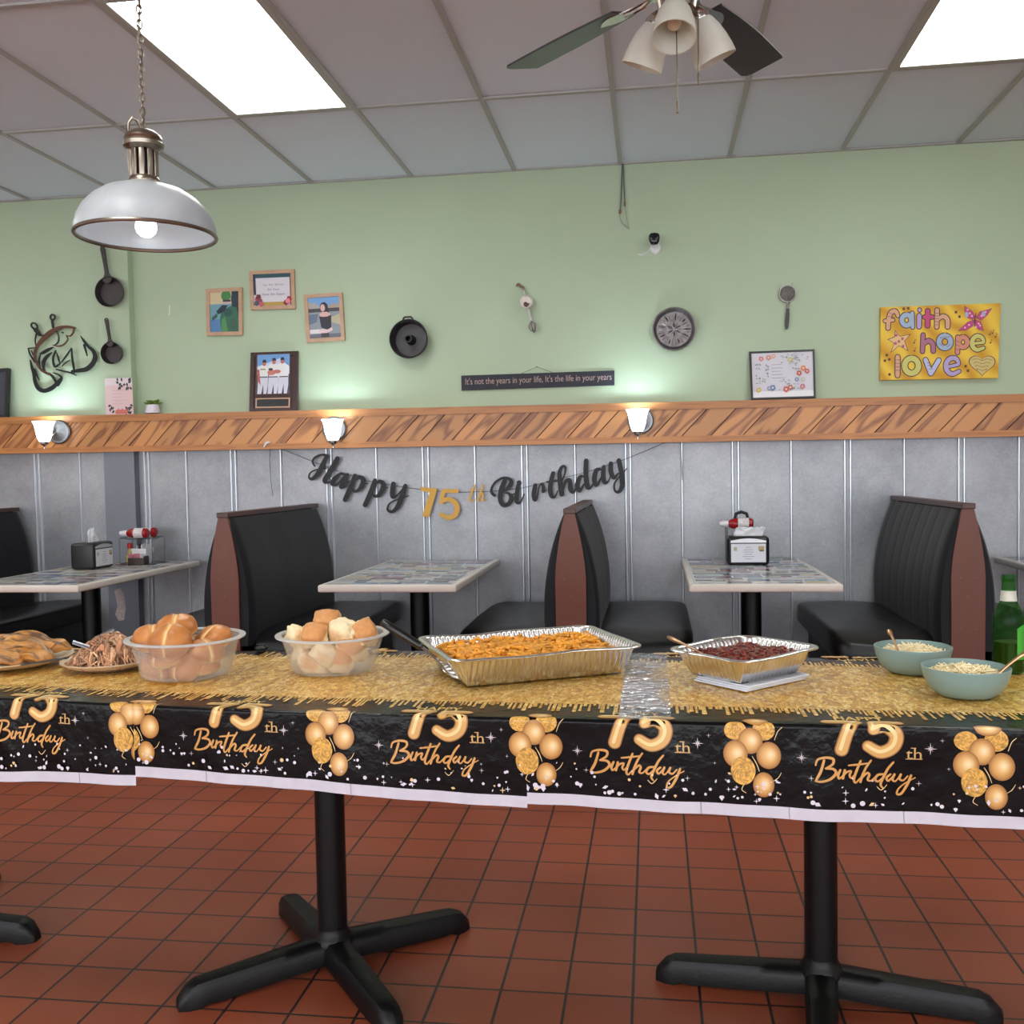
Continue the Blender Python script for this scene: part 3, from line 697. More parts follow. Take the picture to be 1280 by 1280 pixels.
def decals(mb, x0, x1, texts, balls, seed, back=True):
    r = random.Random(seed)
    F = lambda o: (lambda a, b: cloth(a, b, o))
    gold = C(206, 158, 98); pale = C(228, 196, 142)
    # dripping edge of the glitter field, front and back
    u = x0 - .01
    while u < x1 + .01:
        w = r.uniform(.004, .0085); L_ = .01 + .06 * r.random() ** 1.6
        mb.stroke([(u, -.135, w), (u, -.125 + L_ * .5, w), (u, -.125 + L_, w * r.uniform(.9, 1.3))], F(.0006), mat=1, seg=3)
        L_ = .01 + .06 * r.random() ** 1.6; e = -(yb(u) - yf(u)); mb.stroke([(u, e + .135, w), (u, e + .125 - L_ * .5, w), (u, e + .125 - L_, w)], F(.0006), mat=1, seg=3)
        u += w + r.uniform(.001, .006)
    for n_, tx in enumerate(texts):
        dvt = interp(tx, [(-1.4, -.005), (-.9, -.009), (-.45, -.002), (-.03, .005), (.4, .007)])
        for side in (0, 1):
            def FF(o):
                if side == 0: return lambda a, b: cloth(tx + a, b + dvt, o)
                return lambda a, b: cloth(tx + .11 - a, -(yb(tx) - yf(tx)) - .008 - b, o)
            for q in (-.0007, 0, .0007): put_text(mb, 'HAPPY', lambda a, b: FF(.0009 + q * .1)(a + q, -b - q), 0, .042 + dvt * .5, .092, .028, 2, C(216, 178, 100))
            for i, s in enumerate(NUM7 + NUM5):
                mb.stroke([(a, b, w * 1.12) for a, b, w in s], FF(.0006 + .00012 * i), mat=2, col=C(150, 98, 48), seg=10, cap=8)
                mb.stroke([(a, b, w * .92) for a, b, w in s], FF(.0014 + .00012 * i), mat=2, col=C(216, 168, 100), seg=10, cap=8)
                mb.stroke([(a - .002, b - .0015, w * .30) for a, b, w in s], FF(.0023 + .00010 * i), mat=2, col=C(240, 212, 150), seg=10, cap=8)
            if side: continue
            put_text(mb, 'th', lambda a, b: FF(.0009)(a, -b), .0890, -.052, .028, .021, 2, C(200, 160, 104))
            for a, b, w in ((.0800, .0518, .010), (.0890, .0518, .009), (.0995, .0518, .009), (.0885, .0310, .008)): mb.stroke([(a - w / 2, b, .0018), (a + w / 2, b, .0018)], FF(.001), mat=2, col=C(190, 150, 98))
            for i, s in enumerate(BDAY): mb.stroke([(a, b + .0135, w) for a, b, w in s], FF(.0007 + .00007 * i), mat=2, col=C(206, 150, 84), seg=7)
    bb = [(-.027, -.004, .021, .018, 1), (.026, -.006, .021, .020, 1), (.012, -.030, .024, .016, 0), (.001, .015, .023, .025, 0), (-.027, .040, .023, .026, 0), (.035, .042, .023, .026, 0), (-.013, .072, .023, .027, 1), (.025, .098, .020, .024, 0)]
    for bx in balls:
        dvb = interp(bx, [(-1.1, .002), (-.67, .004), (-.24, .011), (.18, .016), (.6, .026)])
        for i, (a, b, rx, ry, gl) in enumerate(bb):
            off = .0008 + .0002 * i; n = 30; K = 9
            if gl:
                v = []; f = []; cc = []
                for j in range(K + 1):
                    for q in range(n):
                        an = 2 * pi * q / n; g = .45 + 1.1 * r.random(); v.append(cloth(bx + a + rx * j / K * sin(an), b + dvb + ry * j / K * cos(an), off)); c_ = C(206, 156, 74); cc.append((c_[0] * g, c_[1] * g, c_[2] * g, 1))
            else:
                v = []; cc = []; f = []
                for j in range(K + 1):
                    for q in range(n):
                        an = 2 * pi * q / n; x_, y_ = j / K * sin(an), j / K * cos(an)
                        v.append(cloth(bx + a + rx * x_, b + dvb + ry * y_, off)); d = math.hypot(x_ - .15, y_ + .05); h = max(0, 1 - d / .55)
                        e = (j / K) ** 3; q0, q1, q2 = (226, 178, 108), (150, 96, 44), (255, 240, 206)
                        c3 = [q0[z] * (1 - e) + q1[z] * e for z in range(3)]; c3 = [c3[z] * (1 - h * .8) + q2[z] * h * .8 for z in range(3)]; cc.append(C(*c3))
            for j in range(K):
                for q in range(n): f.append((j * n + q, j * n + (q + 1) % n, (j + 1) * n + (q + 1) % n, (j + 1) * n + q))
            mb.add(v, f, 2, True, cc)
        mb.poly([(.025 + .004 * sin(q), .104 + .0045 * cos(q)) for q in [2 * pi * k / 10 for k in range(10)]], lambda p, q: cloth(bx + p, q + dvb, .0026), mat=2, col=C(226, 200, 178))
        for s in ([(-.012, .098, .0012), (-.016, .108, .0014), (-.008, .114, .001)], [(.004, .044, .001), (.012, .058, .0016), (.017, .072, .001)], [(.044, .090, .001), (.052, .084, .0014), (.058, .074, .001)], [(.046, .012, .001), (.052, -.004, .0014), (.060, -.012, .001)]):
            mb.stroke(s, lambda p, q: cloth(bx + p, q + dvb, .0026), mat=2, col=pale)
    # confetti, sparkles
    wl = C(222, 214, 226); k = int((x1 - x0) * 125)
    H = lambda u: hemv(u)
    for i in range(k):
        u = r.uniform(x0, x1); d = r.random() ** 1.7; v = H(u) - .031 - .055 * d; s = r.uniform(.002, .0055) * (1 - .45 * d); q = r.random(); off = .0026 + r.uniform(0, .0004)
        fm = lambda p, q_: cloth(p, q_, off); colr = wl if r.random() < .86 else pale
        if q < .45: P = [(u + s * sin(2 * pi * z / 9), v + s * cos(2 * pi * z / 9)) for z in range(9)]
        elif q < .7: a = r.random() * 6; P = [(u + s * g * cos(a + z * pi / 2 + .3 * (z % 2)), v + s * g * sin(a + z * pi / 2)) for z, g in enumerate((1.4, .8, 1.4, .8))]
        elif q < .85: P = [(u - s, v - s * .4), (u - s * .5, v - s), (u + s * .6, v - s), (u + s, v - s * .4), (u, v + s)]
        else: P = star4(u, v, s * 1.5)
        mb.poly(P, fm, mat=2, col=colr)
    for tx in texts:
        for a, b, s in ((.118, .038, .012), (.139, .022, .005), (-.115, .060, .011), (.098, .105, .006), (-.098, .098, .006), (.150, .075, .004)):
            mb.poly(star4(tx + a, b, s, .12), lambda p, q: cloth(p, q, .0026), mat=2, col=C(222, 214, 216))
            if s > .01: mb.poly([(tx + a + s * .6 * (1 if z % 2 else .2) * cos(z * pi / 4), b + s * .6 * (1 if z % 2 else .2) * sin(z * pi / 4)) for z in range(8)], lambda p, q: cloth(p, q, .0028), mat=2, col=C(190, 180, 186))
        mb.stroke([(tx + .022, .112, .001), (tx + .030, .118, .0016), (tx + .040, .108, .001)], lambda p, q: cloth(p, q, .0026), mat=2, col=pale)
hemv = None
def party_cloth(x0, x1, hems, texts, balls, label, seed, lift, pieces):
    global hemv
    hemv = lambda u: interp(u, hems)
    mb = MB(); n = max(2, int((x1 - x0) / .014)); us = [x0 + (x1 - x0) * i / n for i in range(n + 1)]
    vs = []
    back = .12
    cols = []
    for u in us:
        H = hemv(u); dep = yb(u) - yf(u)
        col_ = [-dep - RF - back * (1 - k / 4) for k in range(5)] + [-dep + .128 * k / 4 for k in range(5)][1:] + [(-dep + .128) * (1 - k / 16) + (-.128) * k / 16 for k in range(1, 17)] + [-.128 + (.128 - AR) * k / 6 for k in range(1, 7)]
        col_ += [-AR + 2 * AR * k / 6 for k in range(1, 7)] + [AR + (H - .023 - AR) * k / 10 for k in range(1, 11)] + [H - .023 * (1 - k / 2) for k in (1, 2)]
        cols.append(col_)
    m_ = len(cols[0]); v = [cloth(u, w, lift) for u, cl in zip(us, cols) for w in cl]
    f = []; mats = []
    for i in range(n):
        for j in range(m_ - 1):
            mid = j
            mt = 3 if j >= m_ - 3 else (1 if 8 <= j < 24 else 0)
            mb.add([v[i * m_ + j], v[(i + 1) * m_ + j], v[(i + 1) * m_ + j + 1], v[i * m_ + j + 1]], [(0, 1, 2, 3)], mt, True)
    global cloth0
    o_ = MB(); decals(o_, x0, x1, texts, balls, seed)
    # fold lines of the white hem, little printed marks
    for q in pieces:
        o_.stroke([(q, hemv(q) - .0225, .0012), (q + .001, hemv(q) - .001, .0012)], lambda a, b: cloth(a, b, .0012), mat=2, col=C(150, 146, 160))
    mb.add(o_.v, o_.f, 0, False, o_.c, T(0, -lift, lift)); mb.m[-len(o_.f):] = o_.m; mb.s[-len(o_.f):] = o_.s
    ob = mb.build('party_tablecloth', [CBLK, GLIT, GOLDP, HEM], clip=[((x0, 0, 0), (-1, 0, 0)), ((x1, 0, 0), (1, 0, 0))], fix=False)
    bm = bmesh.new(); bm.from_mesh(ob.data); bmesh.ops.remove_doubles(bm, verts=bm.verts, dist=1e-6); bm.to_mesh(ob.data); bm.free()
    return tag(ob, label, 'tablecloth', 'overlapping sheets of the party tablecloth')
SEAM1, SEAM2 = at(163, 930, Y=1.975).x, at(658, 930, Y=1.935).x
txs = [at(x, 930, Y=y).x for x, y in ((38, 2.02), (291, 1.97), (543, 1.945), (795, 1.93), (1081, 1.915))]
bls = [at(x, 930, Y=y).x for x, y in ((163, 1.99), (410, 1.95), (667, 1.935), (937, 1.925), (1228, 1.91))]
party_cloth(-2.62, SEAM1, HL, [txs[0], txs[0] - .44], [bls[0] - .004, bls[0] - .44], 'black and gold birthday tablecloth sheet on the left, under the meat plates', 1, .0, [-2.2, -1.9, SEAM1 - .14])
party_cloth(SEAM1 - .0, SEAM2, HM, [txs[1], txs[2]], [bls[0] + .012, bls[1], bls[2]], 'black and gold birthday tablecloth sheet in the middle, under the two plastic tubs', 2, .0006, [-.95, -.62])
party_cloth(SEAM2, 1.02, HR, [txs[3], txs[4], txs[4] + .45], [bls[2], bls[3], bls[4]], 'black and gold birthday tablecloth sheet on the right, under the teal bowls', 3, .0006, [.085, .25, .46, .67])
# added crinkled film, its white base colour stands in for glare on the cloth
def film_mat():
    mt, nt, p = newmat('glare_film'); L = nt.links.new
    p.inputs['Base Color'].default_value = lin(236, 236, 242); p.inputs['Metallic'].default_value = .55; p.inputs['Roughness'].default_value = .14
    tc = node(nt, 'ShaderNodeTexCoord'); n = node(nt, 'ShaderNodeTexVoronoi', feature='SMOOTH_F1'); n.inputs['Scale'].default_value = 55; L(tc.outputs['Object'], n.inputs['Vector'])
    b = node(nt, 'ShaderNodeBump'); b.inputs['Strength'].default_value = .9; b.inputs['Distance'].default_value = .03; L(n.outputs[0], b.inputs['Height']); L(b.outputs[0], p.inputs['Normal'])
    tr = node(nt, 'ShaderNodeBsdfTransparent'); mx = node(nt, 'ShaderNodeMixShader'); out = [q for q in nt.nodes if q.type == 'OUTPUT_MATERIAL'][0]
    n2 = node(nt, 'ShaderNodeTexNoise'); n2.inputs['Scale'].default_value = 7; L(tc.outputs['Object'], n2.inputs['Vector']); mr = node(nt, 'ShaderNodeMapRange'); mr.inputs[1].default_value = .42; mr.inputs[2].default_value = .58; mr.inputs[3].default_value = .25; mr.inputs[4].default_value = .85
    L(n2.outputs[0], mr.inputs[0]); L(mr.outputs[0], mx.inputs[0]); L(tr.outputs[0], mx.inputs[1]); L(p.outputs[0], mx.inputs[2]); L(mx.outputs[0], out.inputs[0]); return mt
FILM = film_mat()
mb = MB().grid(8, 60, lambda a, b: cloth(-.072 + .103 * a, -.006 - b * .70, .0032 + .0012 * noise.noise(Vector((a * 6, b * 30, 0)))))
tag(mb.build('glare_film', FILM), 'added strip of film whitened as glare on the cloth between the two foil trays', 'plastic film')

# ------------------------------------------------------------------ things on the wall
IRONR = pm('seasoned_iron', (62, 56, 56), .45, .4, noise_amt=.2, nscale=25, bump=.1, bscale=90)
STEEL = pm('dull_steel', (150, 146, 142), .38, .9, noise_amt=.15, nscale=40)
def plane(Y):
    return lambda px, py: at(px, py, Y=Y)
def crop(x0, y0, k): return lambda x, y: (x0 + x / k, y0 + y / k)
def traced(root, Y, th, cv=None):
    """front and back maps from a traced outline to a sheet of thickness th hanging at depth Y, relative to its root"""
    o = Vector(root.location)
    def fm(a, b):
        px, py = cv(a, b) if cv else (a, b); return at(px, py, Y=Y) - o
    return fm, (lambda a, b: fm(a, b) + Vector((0, th, 0)))

def skillet(cx, cy, rpx, hx, hy, Y, label):
    c = at(cx, cy, Y=Y); h = at(hx, hy, Y=Y); r = rpx * Y / FPX
    t = thing('cast_iron_skillet', label, 'skillet', c, 0, 'iron skillets on the pilaster')
    d = h - c; ang = math.atan2(d.x, d.z); Mx = RY(ang) @ RX(pi / 2)
    MB().lathe([(0, -.004), (r * .82, -.004), (r * .98, .036), (r, .040), (r * .96, .041), (r * .80, .004), (0, .004)], 48, RX(pi / 2) @ T(0, 0, -.0)).build('pan', IRONR, t)
    L_ = d.length; fm = lambda a, b: RY(ang) @ Vector((a, -.034, b)); bm_ = lambda a, b: RY(ang) @ Vector((a, -.020, b))
    MB().stroke([(0, r * .92, r * .7), (0, r * 1.12, r * .36), (0, r * 1.4, r * .22), (0, L_ * .8, r * .25), (0, L_ * .95, r * .30)], fm, bm_).build('handle', IRONR, t, bevel=.002)
    MB().tube([RY(ang) @ Vector((.011 * sin(q), -.028, L_ - .005 + .011 * cos(q))) for q in [2 * pi * i / 12 for i in range(12)]], .0035, 8, closed=True).build('hanging_ring', IRONR, t)
    return t
YP = D - .06
skillet(140.5, 366, 20, 131, 310, YP - .005, 'larger black iron skillet hanging above the smaller one on the pilaster')
skillet(143, 442, 14.8, 136, 400, YP - .005, 'smaller black iron skillet hanging below the larger one on the pilaster')

# leaping fish between two hooks, cut from sheet metal
cv = crop(0, 300, 4.267); o_ = at(*cv(280, 640), Y=D - .03)
t = thing('fish_hook_wall_art', 'cut metal wall art of a leaping fish between two fishing hooks', 'wall art', o_)
BLKM = pm('black_sheet_metal', (28, 28, 30), .4, .5); BRZ = pm('bronze_sheet_metal', (86, 54, 40), .45, .5)
fm, bk = traced(t, D - .03, .006, cv)
HOOKR = [[(284, 480, 9), (280, 450, 12), (277, 428, 12)], [(277, 428, 10), (268, 415, 8), (270, 402, 8), (280, 397, 8), (290, 404, 8), (290, 418, 8), (279, 428, 10)], [(384, 700, 14), (420, 696, 20), (460, 688, 24), (492, 660, 24), (506, 625, 22), (496, 592, 18), (470, 568, 14), (448, 540, 12), (430, 512, 4)], [(448, 560, 12), (456, 590, 8), (464, 618, 3)]]
HOOKL = [[(210, 505, 16), (198, 490, 22), (186, 478, 18)], [(186, 478, 12), (168, 462, 9), (166, 448, 8), (178, 442, 8), (192, 450, 8), (198, 466, 9), (190, 480, 12)], [(160, 640, 4), (168, 675, 12), (180, 715, 16), (186, 755, 18), (205, 792, 22), (238, 804, 22), (280, 786, 22), (308, 756, 16), (326, 736, 10)], [(182, 690, 12), (196, 722, 8), (208, 748, 3)]]
for nm, ss in (('hook', HOOKR), ('hook', HOOKL)):
    mb = MB()
    for s in ss: mb.stroke(s, fm, bk)
    mb.build(nm, BLKM, t)
mb = MB()
for s in [[(396, 468, 10), (360, 462, 14), (320, 466, 16), (270, 490, 24), (225, 530, 22), (196, 570, 16), (184, 610, 14), (194, 655, 12), (222, 695, 12), (262, 716, 14)],
          [(394, 470, 9), (388, 494, 8), (372, 512, 7), (352, 508, 4)], [(352, 508, 5), (360, 530, 6), (340, 556, 8), (312, 566, 8), (282, 560, 5)]]: mb.stroke(s, fm, bk, seg=6)
mb.build('fish_back', BRZ, t)
mb = MB()
for s in [[(300, 484, 4), (312, 515, 6), (308, 545, 7), (288, 562, 4)], [(282, 572, 5), (255, 585, 16), (225, 602, 14), (210, 606, 3)], [(276, 600, 4), (250, 620, 16), (232, 650, 18), (232, 690, 12), (245, 712, 5)], [(215, 610, 4), (206, 645, 8), (214, 685, 6)],
          [(296, 590, 6), (282, 630, 10), (290, 675, 10), (312, 664, 8), (322, 655, 4)], [(300, 600, 3), (310, 630, 8), (318, 658, 4)], [(300, 690, 8), (340, 700, 9), (375, 708, 9), (406, 722, 4)], [(326, 652, 4), (352, 618, 8), (380, 576, 4)], [(380, 578, 6), (384, 630, 10), (392, 680, 10), (394, 708, 7)], [(330, 672, 4), (352, 652, 5), (372, 640, 3)],
          [(262, 712, 10), (285, 735, 14), (305, 775, 10)], [(284, 708, 6), (310, 718, 8), (328, 738, 10), (308, 778, 6)], [(192, 502, 8), (186, 535, 5), (190, 560, 4)], [(192, 502, 5), (215, 506, 8), (238, 510, 4)], [(150, 578, 6), (168, 576, 6), (184, 574, 4)], [(150, 580, 6), (160, 612, 7), (186, 650, 10)], [(165, 590, 4), (176, 615, 4)], [(330, 492, 7), (334, 494, 7)]]: mb.stroke(s, fm, bk, seg=5)
mb.build('fish_body', BLKM, t)
mb = MB()
for x, y in ((284, 484), (208, 508), (384, 696)): mb.cyl(.004, 0, .03, 8, T(*(fm(x, y))) @ RX(-pi / 2))
mb.build('standoff', BLKM, t)

# shelf things
def frame_thing(name, label, cat, corners, Y0, Y1, border, mats, group=None, depth=.018, art=None, border_name='frame', lean=True):
    """corners: tl, tr, br, bl in the photograph; top at depth Y1, bottom at Y0"""
    P = [at(*corners[0], Y=Y1), at(*corners[1], Y=Y1), at(*corners[2], Y=Y0), at(*corners[3], Y=Y0)]
    o = (P[2] + P[3]) / 2; t = thing(name, label, cat, o, 0, group)
    ux = (P[2] - P[3]); w = ux.length; uz = (P[0] - P[3]); h = uz.length
    nrm = ux.cross(uz).normalized()      # towards the room
    if nrm.y > 0: nrm = -nrm
    def pt(a, b, off=0): # a,b in 0..1
        q = P[3].lerp(P[2], a).lerp(P[0].lerp(P[1], a), b); return q + nrm * off - o
    bw = border / w; bh = border / h
    mb = MB()
    ring_o = [(0, 0), (1, 0), (1, 1), (0, 1)]; ring_i = [(bw, bh), (1 - bw, bh), (1 - bw, 1 - bh), (bw, 1 - bh)]
    v = [pt(*q, depth / 2) for q in ring_o] + [pt(*q, depth / 2) for q in ring_i] + [pt(*q, -depth / 2) for q in ring_o] + [pt(*q, .001) for q in ring_i]
    f = []
    for i in range(4):
        j = (i + 1) % 4; f += [(i, j, 4 + j, 4 + i), (i, 8 + i, 8 + j, j), (4 + i, 4 + j, 12 + j, 12 + i)]
    f.append((8, 11, 10, 9)); mb.add(v, f)
    mb.build(border_name, mats[0], t)
    mb = MB(); q = [pt(*c, .002) for c in ring_i]; b_ = [pt(*c, -.002) for c in ring_i]
    mb.add(q + b_, [(0, 1, 2, 3), (7, 6, 5, 4)] + [(i, 4 + i, 4 + (i + 1) % 4, (i + 1) % 4) for i in range(4)], 0, False, C(*mats[1]))
    if art:
        k = [0]
        def fm(a, b): return pt(bw + (1 - 2 * bw) * a, 1 - bh - (1 - 2 * bh) * b, .0022 + k[0] * .00008)
        def P_(pts, c): k[0] += 1; mb.poly(pts, fm, None, 0, C(*c))
        def S_(pts, c): k[0] += 1; mb.stroke(pts, fm, None, 0, C(*c))
        def E_(x, y, rx, ry, c, n=18): P_([(x + rx * sin(2 * pi * i / n), y + ry * cos(2 * pi * i / n)) for i in range(n)], c)
        art(P_, S_, E_, lambda t_, cx, base, wd, ht, c: (k.__setitem__(0, k[0] + 1), put_text(mb, t_, lambda a, b: fm(a, -b), cx, -base, wd, ht, 0, C(*c))))
    mb.build('picture', PRINT, t, fix=False)
    return t, pt
OAKF = pm('light_oak_frame', (188, 152, 124), .5, noise_amt=.1, nscale=30)
R4 = lambda x0, y0, x1, y1: [(x0, y0), (x1, y0), (x1, y1), (x0, y1)]
def art_green(P, S, E, TXT):
    P(R4(0, 0, 1, .3), (206, 190, 150)); P(R4(0, .3, 1, 1), (112, 156, 172)); P(R4(0, .68, .45, 1), (84, 128, 178)); P(R4(.75, .0, 1, 1), (40, 50, 52))
    P([(.38, .5), (.7, .36), (.92, .4), (1, .7), (1, 1), (.38, 1), (.34, .68)], (52, 104, 82)); P([(.4, .7), (.52, .62), (.62, 1), (.38, 1)], (78, 142, 84)); E(.8, .82, .12, .14, (58, 92, 76)); E(.62, .52, .14, .1, (38, 84, 78))
    P([(.22, .48), (.42, .33), (.62, .34), (.5, .48), (.28, .56)], (28, 40, 58)); P([(.05, .64), (.24, .52), (.26, .62), (.08, .72)], (46, 92, 82)); E(.56, .1, .17, .13, (66, 130, 70)); P(R4(.45, .2, .72, .26), (70, 44, 46)); P(R4(.46, .25, .72, .31), (196, 178, 184)); E(.85, .18, .12, .16, (36, 52, 66))
def art_name(P, S, E, TXT):
    P(R4(0, 0, 1, .12), (42, 84, 92)); P(R4(0, 0, .06, .65), (42, 62, 84)); P(R4(.96, .1, 1, 1), (120, 70, 74)); P(R4(.2, .88, .8, 1), (186, 156, 78))
    for y, ws in ((.33, (.11, .12, .24)), (.48, (.11, .17)), (.63, (.18, .11, .22))):
        x = .53 - (sum(ws) + .04 * (len(ws) - 1)) / 2
        for w in ws:
            n = max(3, int(w / .035))
            for i in range(n):
                xx = x + w * (i + .5) / n; S([(xx, y + (.0 if i else -.03), .011), (xx, y + .035, .011)], (128, 124, 142)); S([(xx - .008, y + .033, .009), (xx + .012, y + .004, .009)], (140, 136, 152))
            x += w + .04
    for cx, cy, c in ((.1, .78, (176, 70, 84)), (.17, .86, (150, 56, 78)), (.08, .92, (70, 78, 96)), (.2, .95, (190, 92, 104)), (.13, .72, (112, 40, 52)), (.92, .88, (190, 62, 70)), (.86, .92, (132, 40, 46)), (.95, .8, (150, 50, 58)), (.91, .87, (226, 130, 140))):
        for k in range(5): E(cx + .035 * sin(k * 1.257), cy + .045 * cos(k * 1.257), .035, .045, c, 10)
def art_woman(P, S, E, TXT):
    P(R4(0, 0, 1, .3), (116, 164, 214)); P([(0, .1), (.25, .14), (.45, .3), (0, .34)], (170, 164, 160)); P([(.55, .24), (.8, .16), (1, .2), (1, .34), (.55, .34)], (168, 152, 138)); P(R4(0, .27, 1, .37), (72, 70, 76)); P(R4(0, .36, 1, 1), (142, 152, 158))
    P([(0, .42), (.3, .4), (.25, .6), (0, .66)], (104, 118, 140)); P([(.7, .5), (1, .42), (1, .7), (.72, .62)], (186, 178, 150)); P(R4(0, .78, .55, .88), (222, 216, 220)); P(R4(0, .9, 1, 1), (110, 112, 128))
    E(.5, .25, .13, .13, (46, 40, 46)); P([(.5, .2), (.62, .2), (.66, .42), (.56, .42)], (48, 42, 48)); E(.46, .26, .075, .09, (218, 176, 172)); P([(.34, .41), (.44, .36), (.58, .36), (.7, .41), (.68, .48), (.36, .48)], (222, 178, 174))
    P([(.33, .46), (.45, .48), (.58, .48), (.72, .44), (.7, .75), (.55, .8), (.38, .74)], (50, 46, 58)); P([(.3, .78), (.6, .8), (.72, .74), (.74, .82), (.55, .88), (.3, .86)], (226, 196, 200)); P(R4(.36, .88, .62, .98), (72, 66, 70))
for nm, lab, cs, ar in (('photo_frame', 'left of the three light oak frames, photo of a figure in green', ((258, 361.5), (303, 359), (303.5, 419), (259, 420)), art_green),
                        ('photo_frame', 'top middle light oak frame, white card with three lines and flowers', ((312, 339), (368, 336.5), (369.5, 386), (314, 387.5)), art_name),
                        ('photo_frame', 'right of the three light oak frames, photo of a woman in a dark top', ((380, 368.5), (428, 365.5), (431.5, 425.5), (384, 428.5)), art_woman)):
    frame_thing(nm, lab, 'picture frame', cs, D - .012, D - .012, .022, (OAKF, (214, 210, 218)), 'light oak picture frames', art=ar)
def art_players(P, S, E, TXT):
    P(R4(0, 0, 1, 1), (70, 72, 92)); P(R4(0, 0, 1, .42), (112, 156, 208)); P([(0, .3), (.3, .22), (.7, .1), (1, .34), (1, .5), (0, .5)], (196, 208, 226))
    for cx, y0, lean in ((.2, .16, -.02), (.5, .12, 0), (.76, .11, .05)):
        P([(cx - .16, y0 + .16), (cx - .06, y0 + .12), (cx + .1, y0 + .12), (cx + .18 + lean, y0 + .2), (cx + .16 + lean, .58), (cx - .12, .58)], (226, 224, 226))
        P([(cx - .14 + lean, .58), (cx + .16 + lean, .58), (cx + .16 + lean, .78), (cx + .12 + lean, 1), (cx + .03 + lean, 1), (cx + .02 + lean, .75), (cx - .04 + lean, 1), (cx - .16 + lean, 1)], (208, 206, 220)); P(R4(cx - .12 + lean, .56, cx + .15 + lean, .585), (50, 48, 60))
        E(cx + .02, y0 + .06, .06, .075, (186, 112, 104)); P([(cx - .05, y0 + .04), (cx + .09, y0 + .04), (cx + .06, y0 - .03), (cx - .02, y0 - .03)], (44, 50, 74))
    P([(0, .38), (.07, .38), (.12, .78), (.02, .66)], (178, 92, 86)); P([(.1, .36), (.26, .36), (.26, .39), (.1, .39)], (150, 130, 60)); E(.45, .46, .13, .07, (196, 120, 108)); E(.62, .44, .12, .05, (188, 112, 100)); E(.42, .38, .07, .035, (60, 58, 62))
t, pt = frame_thing('player_plaque', 'dark wood plaque with photo of three players in white, standing on the shelf', 'plaque', ((314, 441), (373, 439), (372, 514), (312, 515)), D - .05, D - .018, .0255, (pm('plaque_wood', (58, 34, 32), .3, noise_amt=.15, nscale=14), (62, 34, 34)), art=None, depth=.016, border_name='board')
mb = MB(); n0 = [0]
fmP = lambda a, b: pt(.15 + .68 * a, .955 - .66 * b, .0092 + n0[0] * .00008)
def P_(p, c): n0[0] += 1; mb.poly(p, fmP, None, 0, C(*c))
P_(R4(-.03, -.02, 1.03, 1.02), (90, 70, 60))
art_players(P_, None, lambda x, y, rx, ry, c, n=14: P_([(x + rx * sin(2 * pi * i / n), y + ry * cos(2 * pi * i / n)) for i in range(n)], c), None)
mb.build('photo', PRINTG, t, fix=False)
mb = MB(); mb.poly(R4(0, 0, 1, 1), lambda a, b: pt(.13 + .72 * a, .225 - .165 * b, .0092), None, 0, C(190, 150, 120)); mb.poly(R4(.04, .12, .96, .86), lambda a, b: pt(.13 + .72 * a, .225 - .165 * b, .0096), None, 0, C(24, 22, 28)); mb.build('name_plate', PRINTG, t, fix=False)
def art_floral(P, S, E, TXT):
    r = random.Random(4)
    P(R4(0, .86, 1, 1), (236, 234, 238))
    for i, w in enumerate((.15, .16, .15, .16, .19, .08)):
        x0 = .33 + (.12 if i == 5 else 0); y = .27 + i * .075
        x = x0
        while x < x0 + w: q = r.uniform(.012, .03); S([(x, y, .012), (x + q, y, .012)], (150, 144, 170)); x += q + .012
    for x, y, c, s in ((.16, .13, (206, 120, 130), .045), (.28, .11, (214, 140, 130), .05), (.36, .08, (222, 160, 140), .04), (.63, .17, (206, 186, 120), .045), (.84, .37, (220, 130, 80), .05), (.77, .48, (196, 92, 84), .05), (.9, .44, (190, 90, 96), .045), (.55, .83, (206, 96, 90), .055), (.62, .79, (196, 110, 104), .05), (.82, .78, (206, 120, 140), .05), (.1, .83, (206, 180, 90), .045), (.33, .79, (112, 140, 180), .055), (.27, .8, (140, 156, 190), .04), (.73, .62, (120, 144, 180), .04), (.72, .06, (200, 196, 214), .035), (.83, .62, (188, 192, 176), .04)):
        for k in range(5): E(x + s * .5 * sin(k * 1.257), y + s * .7 * cos(k * 1.257), s * .42, s * .6, c, 9)
        E(x, y, s * .3, s * .42, (236, 214, 190), 8)
    for i in range(70):
        q = r.random()
        if q < .4: x, y = r.uniform(.06, .28), r.uniform(.25, .7)
        elif q < .65: x, y = r.uniform(.45, .92), r.uniform(.05, .25)
        elif q < .8: x, y = r.uniform(.62, .78), r.uniform(.2, .4)
        else: x, y = r.uniform(.4, .9), r.uniform(.62, .85)
        a = r.random() * 3; d = .02; S([(x - d * cos(a), y - d * sin(a), .004), (x, y, .018), (x + d * cos(a), y + d * sin(a), .004)], r.choice(((112, 136, 130), (128, 152, 122), (96, 112, 136), (150, 164, 140))))
frame_thing('floral_certificate', 'black framed white sheet with a wreath of small flowers, leaning on the shelf', 'picture frame', ((936.5, 440), (1018, 437), (1019.5, 497.5), (939, 500)), D - .055, D - .014, .010, (BLACKPL, (214, 210, 220)), art=art_floral)
# dark frame at the left edge
frame_thing('dark_box_frame', 'black framed box standing on the shelf at the left edge of the picture', 'picture frame', ((-34, 463), (12, 460.5), (10, 522), (-36, 524)), D - .055, D - .03, .016, (BLACKPL, (54, 56, 66)), depth=.03)
